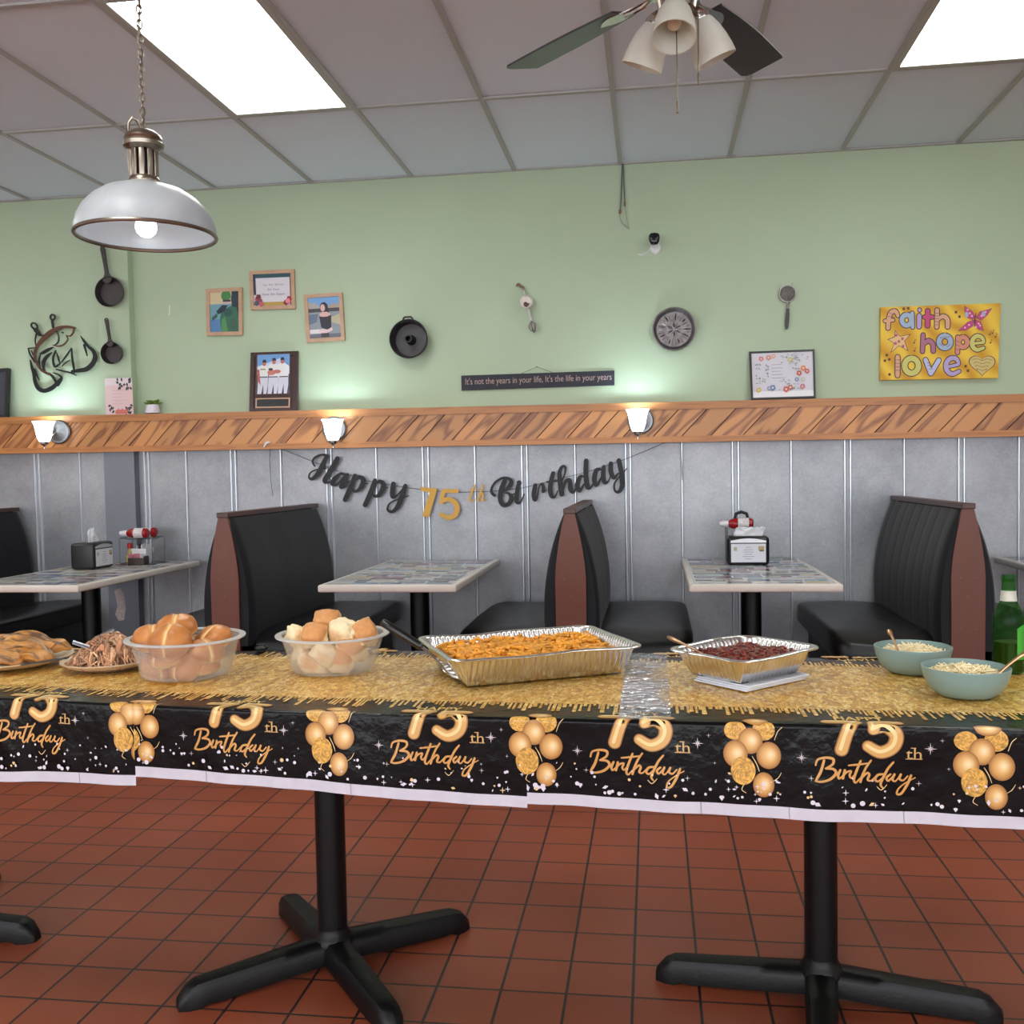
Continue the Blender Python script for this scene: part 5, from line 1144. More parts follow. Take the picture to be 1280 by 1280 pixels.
KETR = pm('ketchup_red', (150, 20, 28), .25); CAPW = pm('cap_white', (226, 222, 226), .35)
WIRE = pm('rack_wire', (104, 106, 110), .35, .8)
def rack(loc, label, w, d, h, handle):
    t = thing('condiment_rack', label, 'condiment rack', loc, 0, 'wire condiment racks')
    r_ = .0028
    def loop(z): return [(-w / 2, -d / 2, z), (w / 2, -d / 2, z), (w / 2, d / 2, z), (-w / 2, d / 2, z)]
    mb = MB()
    for z in (.004, h * .55 if handle else h): 
        P = loop(z); Q = []
        for i in range(4):
            a, b = Vector(P[i]), Vector(P[(i + 1) % 4]); Q += [a.lerp(b, .06), a.lerp(b, .5), a.lerp(b, .94)]
        mb.tube(Q, r_, 6, closed=True)
    mb.build('shelf_ring', WIRE, t)
    for x, y, z in loop(0): MB().tube([(x, y, .003), (x, y, h)], r_, 6).build('upright', WIRE, t)
    mb = MB()
    for i in range(5): mb.tube([(-w / 2 + w * (i + .5) / 5, -d / 2, h), (-w / 2 + w * (i + .5) / 5, 0, h - .012), (-w / 2 + w * (i + .5) / 5, d / 2, h)], r_ * .7, 6)
    mb.build('cradle', WIRE, t)
    if handle: MB().tube([(-.035, 0, h + .045), (-.028, 0, h + .072), (0, 0, h + .082), (.028, 0, h + .072), (.035, 0, h + .045)], .009, 8).tube([(-.035, 0, h - .01), (-.035, 0, h + .05)], .003, 6).tube([(.035, 0, h - .01), (.035, 0, h + .05)], .003, 6).build('handle', BLACKPL, t)
    return t
def ketchup(loc, rz, label, L_=.125):
    t = thing('ketchup_bottle', label, 'ketchup bottle', loc, rz, 'red ketchup bottles'); A = RY(-pi / 2)
    MB().lathe([(0, -.07), (.020, -.07), (.029, -.062), (.031, -.03), (.030, .02), (.026, .045), (.015, .062), (.014, .07)], 24, A).build('body', KETR, t)
    MB().lathe([(.0152, .062), (.017, .066), (.017, .088), (.015, .094), (.013, .108), (0, .110)], 20, A).build('cap', CAPW, t)
    MB().lathe([(.0316, -.045), (.0318, -.03), (.0312, .012)], 24, A).build('label', pm('bottle_label', (214, 206, 208), .5, noise_amt=.25, nscale=90), t)
    return t
# right table, behind the napkin box
p = at(927, 701, Z=ZB); rx, ry = p.x, 5.50
rack((rx, ry, ZB), 'wire condiment rack with black handle behind the right napkin dispenser', .16, .12, .185, True)
ketchup((rx - .01, ry - .035, ZB + .205), 0, 'ketchup bottle lying on the rack behind the right napkin dispenser')
# far left table
p = at(178, 700, Z=ZB); rx, ry = at(178, 690, Y=5.54).x, 5.54
rack((rx, ry, ZB), 'wire condiment rack holding two red bottles on the far left table', .205, .15, .155, False)
ketchup((rx - .01, ry - .035, ZB + .182), 0, 'front ketchup bottle lying on the rack at far left')
ketchup((rx + .005, ry + .036, ZB + .182), 0, 'rear ketchup bottle lying on the rack at far left')
p = at(160, 699, Z=ZB); t = thing('hot_sauce_bottle', 'small hot sauce bottle with red cap under the far left rack', 'sauce bottle', (rx - .068, ry - .02, ZB))
MB().lathe([(0, .001), (.019, .001), (.020, .006), (.020, .062), (.012, .082), (.009, .092), (.009, .098)], 20).build('body', pm('sauce_amber', (176, 150, 96), .15), t)
MB().lathe([(.0206, .014), (.0206, .052)], 20).build('label', pm('sauce_label', (206, 186, 90), .5), t)
MB().lathe([(.011, .092), (.015, .095), (.015, .122), (0, .124)], 16).build('cap', pm('cap_red', (186, 34, 40), .35), t)
p = at(177, 703, Z=ZB); t = thing('sweetener_cup', 'white square cup of sweetener packets under the far left rack', 'cup', (rx + .012, ry - .02, ZB))
mb = MB(); P = [(.034, 0), (.048, .092), (.045, .092), (.031, .004)]
v = []
for h, z in P: v += [(-h, -h, z), (h, -h, z), (h, h, z), (-h, h, z)]
mb.add(v, [(3, 2, 1, 0)] + [(4 * k + i, 4 * k + (i + 1) % 4, 4 * k + 4 + (i + 1) % 4, 4 * k + 4 + i) for k in range(3) for i in range(4)] + [(12, 13, 14, 15)]); mb.build('cup', pm('cup_white', (222, 222, 224), .35), t, bevel=.002)
rk = random.Random(3)
for k in range(5): MB().box(-.022, .022, -.0015, .0015, .03, .105 + rk.uniform(0, .018), M=T(-.026 + .013 * k, rk.uniform(-.01, .01), 0) @ RZ(pi / 2 + rk.uniform(-.3, .3)) @ RY(rk.uniform(-.2, .2))).build('packet', pm('packet_dark', (60, 52, 50), .5) if k == 1 else PAPER, t)
p = at(168, 706.5, Z=ZB); t = thing('packet_holder', 'dark brown holder of pink and white sugar packets at the table edge, far left', 'packet holder', (p.x + .01, p.y + .03, ZB))
mb = MB().box(-.05, .05, -.032, .032, 0, .004).box(-.05, .05, -.032, -.028, 0, .042).box(-.05, .05, .028, .032, 0, .042).box(-.05, -.046, -.028, .028, 0, .042).box(.046, .05, -.028, .028, 0, .052); mb.build('holder', pm('holder_brown', (52, 38, 34), .4), t, bevel=.001)
for k in range(8): MB().box(-.0012, .0012, -.024, .024, .005, .055 + rk.uniform(0, .012), M=T(-.04 + .011 * k, 0, 0) @ RY(rk.uniform(-.2, .2))).build('packet', pm('packet_pink', (216, 140, 160), .6) if k < 5 else PAPER, t)
for k, (px, py) in enumerate(((142.5, 698), (148, 697.5))):
    q = at(px, py, Z=ZB); tag(MB().lathe([(0, 0), (.010, 0), (.014, .016), (.016, .017), (.016, .018), (0, .0185)], 16).build('creamer_tub', CAPW, loc=(q.x, q.y, ZB)), 'tiny white creamer tub right of the far left napkin dispenser' if k else 'tiny white creamer tub touching the side of the far left napkin dispenser', 'creamer', 'creamer tubs')

# ------------------------------------------------------------------ the buffet
ZC = ZT + .0025
FROSTP = None
def tub_mat():
    mt, nt, p = newmat('frosted_plastic'); L = nt.links.new
    p.inputs['Base Color'].default_value = lin(232, 232, 232); p.inputs['Roughness'].default_value = .25
    tr = node(nt, 'ShaderNodeBsdfTransparent'); tr.inputs[0].default_value = (.96, .96, .96, 1); mx = node(nt, 'ShaderNodeMixShader'); out = [q for q in nt.nodes if q.type == 'OUTPUT_MATERIAL'][0]
    lw = node(nt, 'ShaderNodeLayerWeight'); lw.inputs[0].default_value = .35; mr = node(nt, 'ShaderNodeMapRange'); mr.inputs[3].default_value = .07; mr.inputs[4].default_value = .34; L(lw.outputs['Facing'], mr.inputs[0]); L(mr.outputs[0], mx.inputs[0])
    L(tr.outputs[0], mx.inputs[1]); L(p.outputs[0], mx.inputs[2]); L(mx.outputs[0], out.inputs[0]); return mt
TUB = tub_mat()
def tub(cx, cy, rb, rt, h, label):
    t = thing('plastic_tub', label, 'plastic tub', (cx, cy, ZC), 0, 'frosted plastic tubs of bread')
    o = [(0, .001), (rb * .93, .001), (rb, .006), (rt * .955, h - .006), (rt * .965, h - .004), (rt * 1.06, h - .004), (rt * 1.065, h - .001), (rt * 1.06, h), (rt * .95, h)]
    i_ = [(rt * .938, h - .004), (rb * .985, .010), (rb * .92, .004), (0, .004)]
    MB().lathe(o[:5] + [(rt * .955, h - .002)] + i_, 72).build('wall', TUB, t)
    MB().lathe([(rt * .95, h - .004), (rt * 1.06, h - .004), (rt * 1.066, h - .0015), (rt * 1.06, h), (rt * .95, h), (rt * .942, h - .002)], 72, closed=True).build('rim', frosted('tub_rim', (226, 226, 226), .4), t)
    return t
T1 = (at(233, 830, Y=2.30).x, 2.30); tub(T1[0], T1[1], .106, .136, .096, 'frosted plastic tub full of split-top buns, left of the other tub')
T2 = (at(417, 830, Y=2.375).x, 2.375); tub(T2[0], T2[1], .100, .133, .094, 'frosted plastic tub full of torn white rolls, left of the long foil tray')
def bun(loc, tilt, yaw, size, seed, label):
    r = random.Random(seed); a, b, c = .052 * size, .047 * size, .033 * size
    def defo(q, p):
        g = math.exp(-(q.x / .075) ** 2); k = max(0, q.z + .2)
        p = p * (1 - .10 * g * min(1, k * 2)); p += p.normalized() * .002 * noise.noise(q * 2.2 + Vector((seed, 0, 0)))
        if q.z < 0: p.z *= .7
        return p
    def colr(q):
        g = math.exp(-((q.x + .03 * noise.noise(Vector((q.y * 3, seed, 0)))) / .085) ** 2) * (1 if q.z > -.3 else 0); base = (188, 116, 56) if q.z > -.05 else (216, 172, 112)
        d = noise.noise(q * 1.8 + Vector((seed * 3, 1, 0))) * 22; pale = (236, 204, 140)
        e = max(0, min(1, (q.z + .25) / .4)); base = [216 * (1 - e) + (186 + d) * e, 172 * (1 - e) + (116 + d) * e, 112 * (1 - e) + (56 + d * .6) * e]
        return C(*[max(0, min(255, x * (1 - g) + y * g)) for x, y in zip(base, pale)])
    Mx = RZ(yaw) @ RX(tilt)
    o = MB().sell(a, b, c, .95, .95, 56, 28, None, col=colr, defo=defo).build('split_top_bun', pm('bun_crust', vcol=True, rough=.36, noise_amt=.06, nscale=60, bump=.05, bscale=70), loc=loc)
    o.rotation_euler = Mx.to_euler(); return tag(o, label, 'bun', 'split-top buns in the left tub')
for k, (x, y, z, ti, ya, sz, lab) in enumerate([(-.010, -.066, .092, .95, .0, 1.05, 'shiny bun with upright pale split at the top front of the left tub'), (-.022, -.005, .118, .35, .3, 1.0, 'topmost bun in the left tub, resting behind the front bun'),
        (-.078, -.030, .092, .55, .5, 1.0, 'bun at the top left of the left tub, beside the shredded meat'), (.062, .040, .082, .5, -.4, 1.0, 'bun at the back right of the left tub, its crust wrinkled'), (-.030, -.062, .050, .25, -.5, 1.0, 'bun squeezed under the shiny front bun inside the left tub'),
        (.026, -.060, .030, 1.0, -.45, 1.0, 'bun at the bottom middle of the left tub, split slanting to the right'), (-.066, -.045, .030, .8, .5, .95, 'bun at the bottom left corner of the left tub'), (.078, -.028, .060, .4, .8, .95, 'bun against the right wall of the left tub, halfway up'),
        (.070, -.035, .026, .2, 0, .85, 'bun at the bottom right of the left tub'), (0, .05, .06, .2, 1, 1.0, 'bun buried at the back of the left tub')]):
    bun((T1[0] + x * (.78 if z < .07 else .92), T1[1] + y * (.72 if z < .07 else .9), ZC + z), ti, ya, sz * .96, k + 1, lab)
def roll(loc, rot, dims, seed, brown, label):
    def defo(q, p):
        n = noise.noise(q * 1.6 + Vector((seed, 0, 0))); n2 = noise.noise(q * 5 + Vector((0, seed, 0)))
        k = 1 if q.z < .55 else .25
        p = p * (1 + .26 * n * k + .10 * n2 * k); p.z += .12 * dims[2] * max(0, 1 - (q.x ** 2 + q.y ** 2)) * (q.z > 0); return p
    def colr(q):
        e = max(0, min(1, (q.z - (.62 - brown)) / .22)); n = noise.noise(q * 3 + Vector((seed, 2, 0))) * 12
        a = (236 + n, 214 + n, 172 + n); b = (204 + n, 142 + n, 84 + n); return C(*[max(0, min(255, x * (1 - e) + y * e)) for x, y in zip(a, b)])
    o = MB().sell(*dims, .6, .55, 44, 26, None, col=colr, defo=defo).build('torn_roll', pm('roll_crumb', vcol=True, rough=.62, noise_amt=.05, nscale=80, bump=.22, bscale=85), loc=loc)
    o.rotation_euler = rot; return tag(o, label, 'bread roll', 'torn rolls in the right tub')
for k, (x, y, z, rot, dm, br, lab) in enumerate([(-.022, .018, .118, (.55, .1, .2), (.032, .030, .026), .35, 'topmost brown roll in the right tub'), (-.032, -.055, .092, (.75, .05, .1), (.031, .030, .026), .3, 'brown topped roll at the front rim of the right tub, below the topmost one'),
        (-.082, -.020, .086, (1.5, .3, .7), (.038, .026, .028), -.25, 'cream torn roll with a pointed corner at the left rim of the right tub'), (.036, -.018, .098, (1.8, .2, -.3), (.036, .030, .030), -.3, 'white torn roll with curled crumb, top middle of the right tub'),
        (.088, -.010, .094, (.5, .9, -.5), (.032, .030, .030), .1, 'roll under the black spoon handle at the right rim of the right tub'), (-.004, -.076, .052, (1.7, .6, .3), (.033, .024, .030), -.3, 'white torn roll pressed to the front wall in the middle of the right tub'),
        (-.040, -.058, .027, (1.4, .1, -.2), (.038, .026, .026), -.2, 'pale roll at the bottom left of the right tub'), (.040, -.058, .032, (.6, .1, .15), (.032, .027, .030), .25, 'brown topped roll at the bottom right of the right tub'),
        (.070, -.036, .060, (.5, .5, -.4), (.036, .030, .030), .2, 'roll against the right wall of the right tub, halfway up'), (-.080, -.018, .048, (1.2, .2, .6), (.030, .028, .032), -.2, 'roll against the left wall of the right tub'), (0, .04, .05, (.2, .1, .4), (.04, .035, .035), .2, 'roll buried at the back of the right tub')]):
    roll((T2[0] + x * (.80 if z < .07 else .95), T2[1] + y * (.78 if z < .07 else .95), ZC + z), rot, dm, k + 1, br, lab)

# foil trays
def foil_mat():
    mt, nt, p = newmat('aluminium_foil'); L = nt.links.new
    p.inputs['Base Color'].default_value = lin(226, 224, 222); p.inputs['Metallic'].default_value = 1; p.inputs['Roughness'].default_value = .24
    tc = node(nt, 'ShaderNodeTexCoord'); n = node(nt, 'ShaderNodeTexNoise'); n.inputs['Scale'].default_value = 38; n.inputs['Detail'].default_value = 3; L(tc.outputs['Object'], n.inputs['Vector'])
    b = node(nt, 'ShaderNodeBump'); b.inputs['Strength'].default_value = .2; b.inputs['Distance'].default_value = .006; L(n.outputs[0], b.inputs['Height']); L(b.outputs[0], p.inputs['Normal']); return mt
FOIL = foil_mat()
def rrect(w, d, r, n=12, step=.0022):
    """outline of a rounded rectangle as (x, y, nx, ny, s)"""
    P = []; s = 0; hw, hd = w / 2 - r, d / 2 - r
    for (cx, cy, a0, L_) in ((hw, -hd, -pi / 2, None), (hw, hd, 0, None), (-hw, hd, pi / 2, None), (-hw, -hd, pi, None)):
        for i in range(n): a = a0 + pi / 2 * i / n; P.append((cx + r * cos(a), cy + r * sin(a), cos(a), sin(a), 1))
        a = a0 + pi / 2; ex, ey = cx + r * cos(a), cy + r * sin(a); ln = 2 * (hd if a0 in (-pi / 2, pi / 2) else hw)
        k = max(2, int(ln / step)); tx, ty = -sin(a), cos(a)
        for i in range(k): q = ln * i / k; P.append((ex + tx * q, ey + ty * q, cos(a), sin(a), 0))
    return P
def foil_tray(loc, rz, w, d, h, label, wob=0):
    t = thing('foil_tray', label, 'foil tray', loc, rz, 'aluminium foil trays')
    lv = [(.80, .0), (.815, .004), (.855, .014), (.91, .55 * h), (.955, h - .009), (.965, h - .003)]
    out = []
    base = rrect(w, d, .035)
    rr = random.Random(int(w * 1000))
    n = len(base)
    def lp(ins, z, amp, k0):
        o = []; s = 0; prev = None
        for (x, y, nx, ny, cr) in base:
            if prev: s += math.hypot(x - prev[0], y - prev[1])
            prev = (x, y); a = amp * (sin(2 * pi * s / .0138) if not cr else .8 * sin(2 * pi * s / .005 + 2 * noise.noise(Vector((s * 60, z * 40, 0)))))
            zz = z + wob * noise.noise(Vector((x * 6, y * 6, 3))) * (z / h)
            o.append((x - nx * (ins - a), y - ny * (ins - a), zz))
        return o
    sl = .034
    L = [lp(sl + .030, .0005, 0, 0), lp(sl + .004, .0005, 0, 0), lp(sl, .003, 0, 0), lp(sl - .004, .012, .0022, 0), lp(sl * .5, h * .5, .0028, 0), lp(.006, h - .010, .0022, 0), lp(.003, h - .005, 0, 0), lp(.001, h - .001, 0, 0), lp(-.006, h - .0005, 0, 0), lp(-.012, h - .001, 0, 0), lp(-.0135, h - .003, 0, 0), lp(-.012, h - .005, 0, 0)]
    v = [q for l in L for q in l]; f = [tuple(range(n))]
    for j in range(len(L) - 1):
        for i in range(n): f.append((j * n + i, j * n + (i + 1) % n, (j + 1) * n + (i + 1) % n, (j + 1) * n + i))
    k8 = len([1])
    mbw = MB().add(v[:9 * n], [q for q in f if max(q) < 9 * n], 0, True); mbw.build('pan_wall', FOIL, t, angle=60)
    v2 = v[8 * n:]; f2 = [(j * n + i, j * n + (i + 1) % n, (j + 1) * n + (i + 1) % n, (j + 1) * n + i) for j in range(3) for i in range(n)]
    MB().add(v2, f2, 0, True).build('rolled_rim', FOIL, t, angle=60)
    return t
A1 = math.radians(27); C1 = (-.311, 2.405); foil_tray((C1[0], C1[1], ZC), A1, .455, .335, .072, 'long foil tray of orange macaroni and cheese in the middle of the table', .006)
A2 = math.radians(44); C2 = (.205, 2.325); ZN = ZC + .013
foil_tray((C2[0], C2[1], ZN), A2, .265, .215, .062, 'smaller foil tray of dark red sauce sitting on a folded white cloth', .005)
def inside(x, y, w, d): return abs(x) < w / 2 - .012 and abs(y) < d / 2 - .012
# macaroni
r = random.Random(21); mb = MB()
mw, md = .455 - .05, .335 - .05
hm = lambda x, y: .050 + .012 * noise.noise(Vector((x * 9, y * 9, 2))) + .010 * (1 - (2 * x / mw) ** 4) * (1 - (2 * y / md) ** 4) + .006 * noise.noise(Vector((x * 30, y * 30, 5)))
def gold_(g): return C(min(255, 232 * g), min(255, 160 * g), 48 * g)
mb.grid(50, 36, lambda a, b: Vector(((a - .5) * mw, (b - .5) * md, hm((a - .5) * mw, (b - .5) * md) - .004)), col=C(206, 128, 36))
for k in range(620):
    x, y = r.uniform(-.49, .49) * mw, r.uniform(-.49, .49) * md; a = r.random() * 2 * pi; L_ = r.uniform(.011, .017); bend = r.uniform(-.6, .6); el = r.uniform(-.25, .35)
    z = hm(x, y) + r.uniform(-.001, .005); P = []
    for i in range(5): q = (i / 4 - .5) * 2; P.append((x + L_ * q * cos(a) - bend * L_ * q * q * sin(a), y + L_ * q * sin(a) + bend * L_ * q * q * cos(a), z + L_ * q * el))
    g = r.uniform(.85, 1.1); mb.tube(P, .0036, 6, col=gold_(g))
o = mb.build('macaroni_and_cheese', pm('macaroni', vcol=True, rough=.38, noise_amt=.12, nscale=60), loc=(C1[0], C1[1], ZC)); o.rotation_euler = (0, 0, A1)
tag(o, 'orange baked macaroni and cheese filling the long foil tray', 'macaroni and cheese', kind='stuff')
# dark red sauce
mw2, md2 = .265 - .035, .215 - .035; mb = MB()
hs = lambda x, y: .047 + .006 * noise.noise(Vector((x * 14, y * 14, 8))) + .004 * noise.noise(Vector((x * 60, y * 60, 1))) + .006 * (1 - (2 * x / mw2) ** 4) * (1 - (2 * y / md2) ** 4)
def sc_(a, b):
    n = noise.noise(Vector((a * 14, b * 14, 3))); n2 = noise.noise(Vector((a * 40, b * 40, 3))); e = max(abs(a - .5), abs(b - .5)) * 2; g = 1 + .5 * n + .35 * n2
    w = max(0, (e - .86) / .14); return C(max(0, (112 * g) * (1 - w) + 190 * w), max(0, (36 * g) * (1 - w) + 120 * w), max(0, 26 * g * (1 - w) + 60 * w))
mb.grid(70, 56, lambda a, b: Vector(((a - .5) * mw2, (b - .5) * md2, hs((a - .5) * mw2, (b - .5) * md2))), col=sc_)
for k in range(170):
    x, y = r.uniform(-.47, .47) * mw2, r.uniform(-.47, .47) * md2; g = r.uniform(.8, 1.25); s_ = r.uniform(.0025, .005)
    mb.sell(s_ * 1.3, s_, s_ * .8, 1, 1, 8, 6, T(x, y, hs(x, y) + .001) @ RZ(r.random() * 6), col=C(min(255, 104 * g), 38 * g, 28 * g))
o = mb.build('red_meat_sauce', pm('sauce', vcol=True, rough=.22, noise_amt=.2, nscale=70), loc=(C2[0], C2[1], ZN)); o.rotation_euler = (0, 0, A2)
tag(o, 'dark red meat sauce filling the smaller foil tray', 'meat sauce', kind='stuff')
# folded cloth below
t = thing('folded_cloth', 'folded white cloth under the smaller foil tray', 'cloth', (C2[0] + .014, C2[1] - .010, ZC), A2); CLW = pm('white_cotton', (222, 224, 232), .85, bump=.3, bscale=40)
for k in range(3): MB().rbox(.205, .155, .0042, .002, T(.004 * (k - 1), -.002 * k, .0022 + .0042 * k)).build('layer', CLW, t)
# teal bowls with shredded cheese
TEAL = pm('teal_melamine', (128, 154, 152), .34)
def teal_bowl(cx, cy, R_, h, label):
    t = thing('teal_bowl', label, 'bowl', (cx, cy, ZC), 0, 'teal bowls of shredded cheese')
    prof = [(0, 0), (R_ * .60, 0), (R_ * .68, .004), (R_ * .84, h * .30), (R_ * .94, h * .62), (R_ * .985, h * .92), (R_ * .99, h), (R_ * .965, h + .001), (R_ * .95, h * .92), (R_ * .90, h * .62), (R_ * .80, h * .32), (R_ * .62, .008), (0, .007)]
    MB().lathe(prof, 64).build('bowl', TEAL, t); return t
def cheese(cx, cy, R_, z, label, seed, n=420):
    r = random.Random(seed); mb = MB(); hh = lambda q: z + .018 * (1 - q * q) + .0
    mb.lathe([(R_ * q, hh(q) - .004) for q in (1, .8, .6, .4, .2, 0)], 32, col=C(226, 206, 158))
    for k in range(n):
        q = math.sqrt(r.random()) * .97; a = r.random() * 2 * pi; x, y = R_ * q * cos(a), R_ * q * sin(a); b = r.random() * 2 * pi; L_ = r.uniform(.008, .018); el = r.uniform(-.3, .5); bd = r.uniform(-.4, .4)
        P = [(x + L_ * u * cos(b) - bd * L_ * u * u * sin(b), y + L_ * u * sin(b) + bd * L_ * u * u * cos(b), hh(q) + r.uniform(-.001, .004) * 1 + L_ * u * el) for u in (-.8, 0, .8)]
        P = [p if math.hypot(p[0], p[1]) < R_ else (p[0] * .9, p[1] * .9, p[2]) for p in P]
        g = r.uniform(.94, 1.06); mb.tube(P, .0014, 4, col=C(min(255, 240 * g), min(255, 224 * g), min(255, 180 * g)))
    o = mb.build('shredded_cheese', pm('cheese', vcol=True, rough=.55), loc=(cx, cy, ZC)); return tag(o, label, 'shredded cheese', kind='stuff')
def spoon(a, b, label, col, w=.010, bowl=True, name='serving_spoon'):
    a, b = Vector(a), Vector(b); d = b - a; o = MB(); t = thing(name, label, 'spoon', b)
    n = 10; MB().tube([(a - b) + d * (i / n) + Vector((0, 0, .004 * sin(pi * i / n))) for i in range(n + 1)], [w * .55, w * .8, w * .7, w * .5, w * .42, w * .38, w * .34, w * .34, w * .34, w * .36, w * .4], 10, flat=.55).build('handle', col, t)
    dn = d.normalized(); side = dn.cross(Vector((0, 0, 1))).normalized(); up = side.cross(dn)
    Mx = Matrix((side, dn, up)).transposed().to_4x4(); mb = MB().sell(w * 1.25, w * 1.8, w * .25, 1, 1, 20, 8, T(*(dn * w * 1.5)) @ Mx); mb.build('spoon_bowl', col, t); return t
COPPER = pm('rose_gold_metal', (196, 150, 112), .28, .85)
p = at(1141, 839, Z=ZC); B1 = (p.x, p.y); teal_bowl(p.x, p.y, .088, .060, 'teal bowl of shredded cheese standing further back, left of the green bottle'); cheese(p.x, p.y, .076, .040, 'pale shredded cheese in the teal bowl further back', 31)
p = at(1207, 868, Z=ZC); B2 = (p.x, p.y); teal_bowl(p.x, p.y, .089, .060, 'teal bowl of shredded cheese nearest the camera at the right'); cheese(p.x, p.y, .077, .040, 'pale shredded cheese in the teal bowl nearest the camera', 32)
spoon(at(1110, 787, Y=B1[1] - .02), at(1123, 815, Y=B1[1] - .03), 'rose gold spoon standing in the cheese bowl further back', COPPER, .013)
spoon(at(1290, 812, Y=B2[1] + .02), at(1249, 841, Y=B2[1] - .02), 'rose gold spoon resting in the nearest cheese bowl, handle to the right', COPPER, .012)
spoon(at(834, 796, Y=2.27), at(896, 829, Y=2.27), 'bronze serving spoon leaning out of the dark red sauce', pm('bronze_spoon', (170, 136, 104), .3, .9), .011)
# black handled spoon in the macaroni
a, b, c = at(477, 777, Y=2.33), at(528, 809, Y=2.30), at(556, 832, Y=2.27); t = thing('serving_spoon', 'serving spoon with thick black handle resting in the macaroni tray', 'spoon', b)
d = (b - a); MB().tube([(a - b) + d * q for q in (0, .02, .06, .3, .6, .9, .98, 1)], [.004, .0085, .0105, .011, .0105, .0095, .008, .006], 14).build('handle', pm('handle_gloss_black', (18, 18, 20), .22), t)
MB().tube([(0, 0, 0), (c - b) * .5, (c - b)], [.006, .0075, .009], 10, flat=.3).build('shaft', CHROME, t)
dn = (c - b).normalized(); sd = dn.cross(Vector((0, 0, 1))).normalized(); Mx = Matrix((sd, dn, sd.cross(dn))).transposed().to_4x4()
MB().sell(.022, .03, .005, 1, 1, 20, 8, T(*((c - b) + dn * .024)) @ Mx).build('spoon_bowl', CHROME, t)

# green bottle
def glass(name, col, rough=.02, ior=1.45, mixt=.75):
    mt, nt, p = newmat(name); L = nt.links.new
    p.inputs['Base Color'].default_value = lin(*col); p.inputs['Roughness'].default_value = rough; p.inputs['IOR'].default_value = ior; p.inputs['Transmission Weight'].default_value = 1
    return mt
p = at(1267, 844, Z=ZC); t = thing('beer_bottle', 'half full green glass bottle with pale neck label at the right edge', 'bottle', (p.x, p.y + .034, ZC)); R_ = .0345
o = [(0, .001), (R_ * .9, .001), (R_, .006), (R_, .118), (R_ * .97, .130), (R_ * .80, .148), (R_ * .54, .166), (R_ * .46, .182), (R_ * .42, .210), (R_ * .44, .213), (R_ * .46, .222), (R_ * .43, .228), (R_ * .38, .228)]
def bottle_glass():
    mt, nt, p = newmat('green_bottle_glass'); L = nt.links.new; out = [q for q in nt.nodes if q.type == 'OUTPUT_MATERIAL'][0]
    tr = node(nt, 'ShaderNodeBsdfTransparent'); tr.inputs[0].default_value = (.50, .84, .44, 1); p.inputs['Base Color'].default_value = lin(20, 84, 30); p.inputs['Roughness'].default_value = .04; p.inputs['Specular IOR Level'].default_value = 1
    lw = node(nt, 'ShaderNodeLayerWeight'); lw.inputs[0].default_value = .3; mr = node(nt, 'ShaderNodeMapRange'); mr.inputs[3].default_value = .08; mr.inputs[4].default_value = .6; L(lw.outputs['Facing'], mr.inputs[0]); mx = node(nt, 'ShaderNodeMixShader'); L(mr.outputs[0], mx.inputs[0]); L(tr.outputs[0], mx.inputs[1]); L(p.outputs[0], mx.inputs[2]); L(mx.outputs[0], out.inputs[0]); return mt
GG = bottle_glass()
MB().lathe(o[1:] + [(R_ * .34, .224), (R_ * .34, .212)], 48).build('glass_body', GG, t)
MB().lathe([(0, .0056), (R_ - .0036, .0056), (R_ - .0036, .072), (0, .072)], 40).build('beer', pm('dark_beer', (60, 50, 16), .1), t)
MB().lathe([(R_ * .52 + .0006, .168), (R_ * .47 + .0006, .182), (R_ * .455 + .0006, .192)], 40).build('neck_label', pm('neck_label', (196, 196, 184), .5, noise_amt=.1, nscale=60), t)
mb = MB().grid(20, 8, lambda a, b: Vector(((R_ + .0006) * cos(-1.35 + 1.9 * a), (R_ + .0006) * sin(-1.35 + 1.9 * a), .035 + .082 * b * (1 - .12 * (2 * a - 1) ** 2)))); mb.build('front_label', pm('green_label', (64, 160, 50), .4), t)

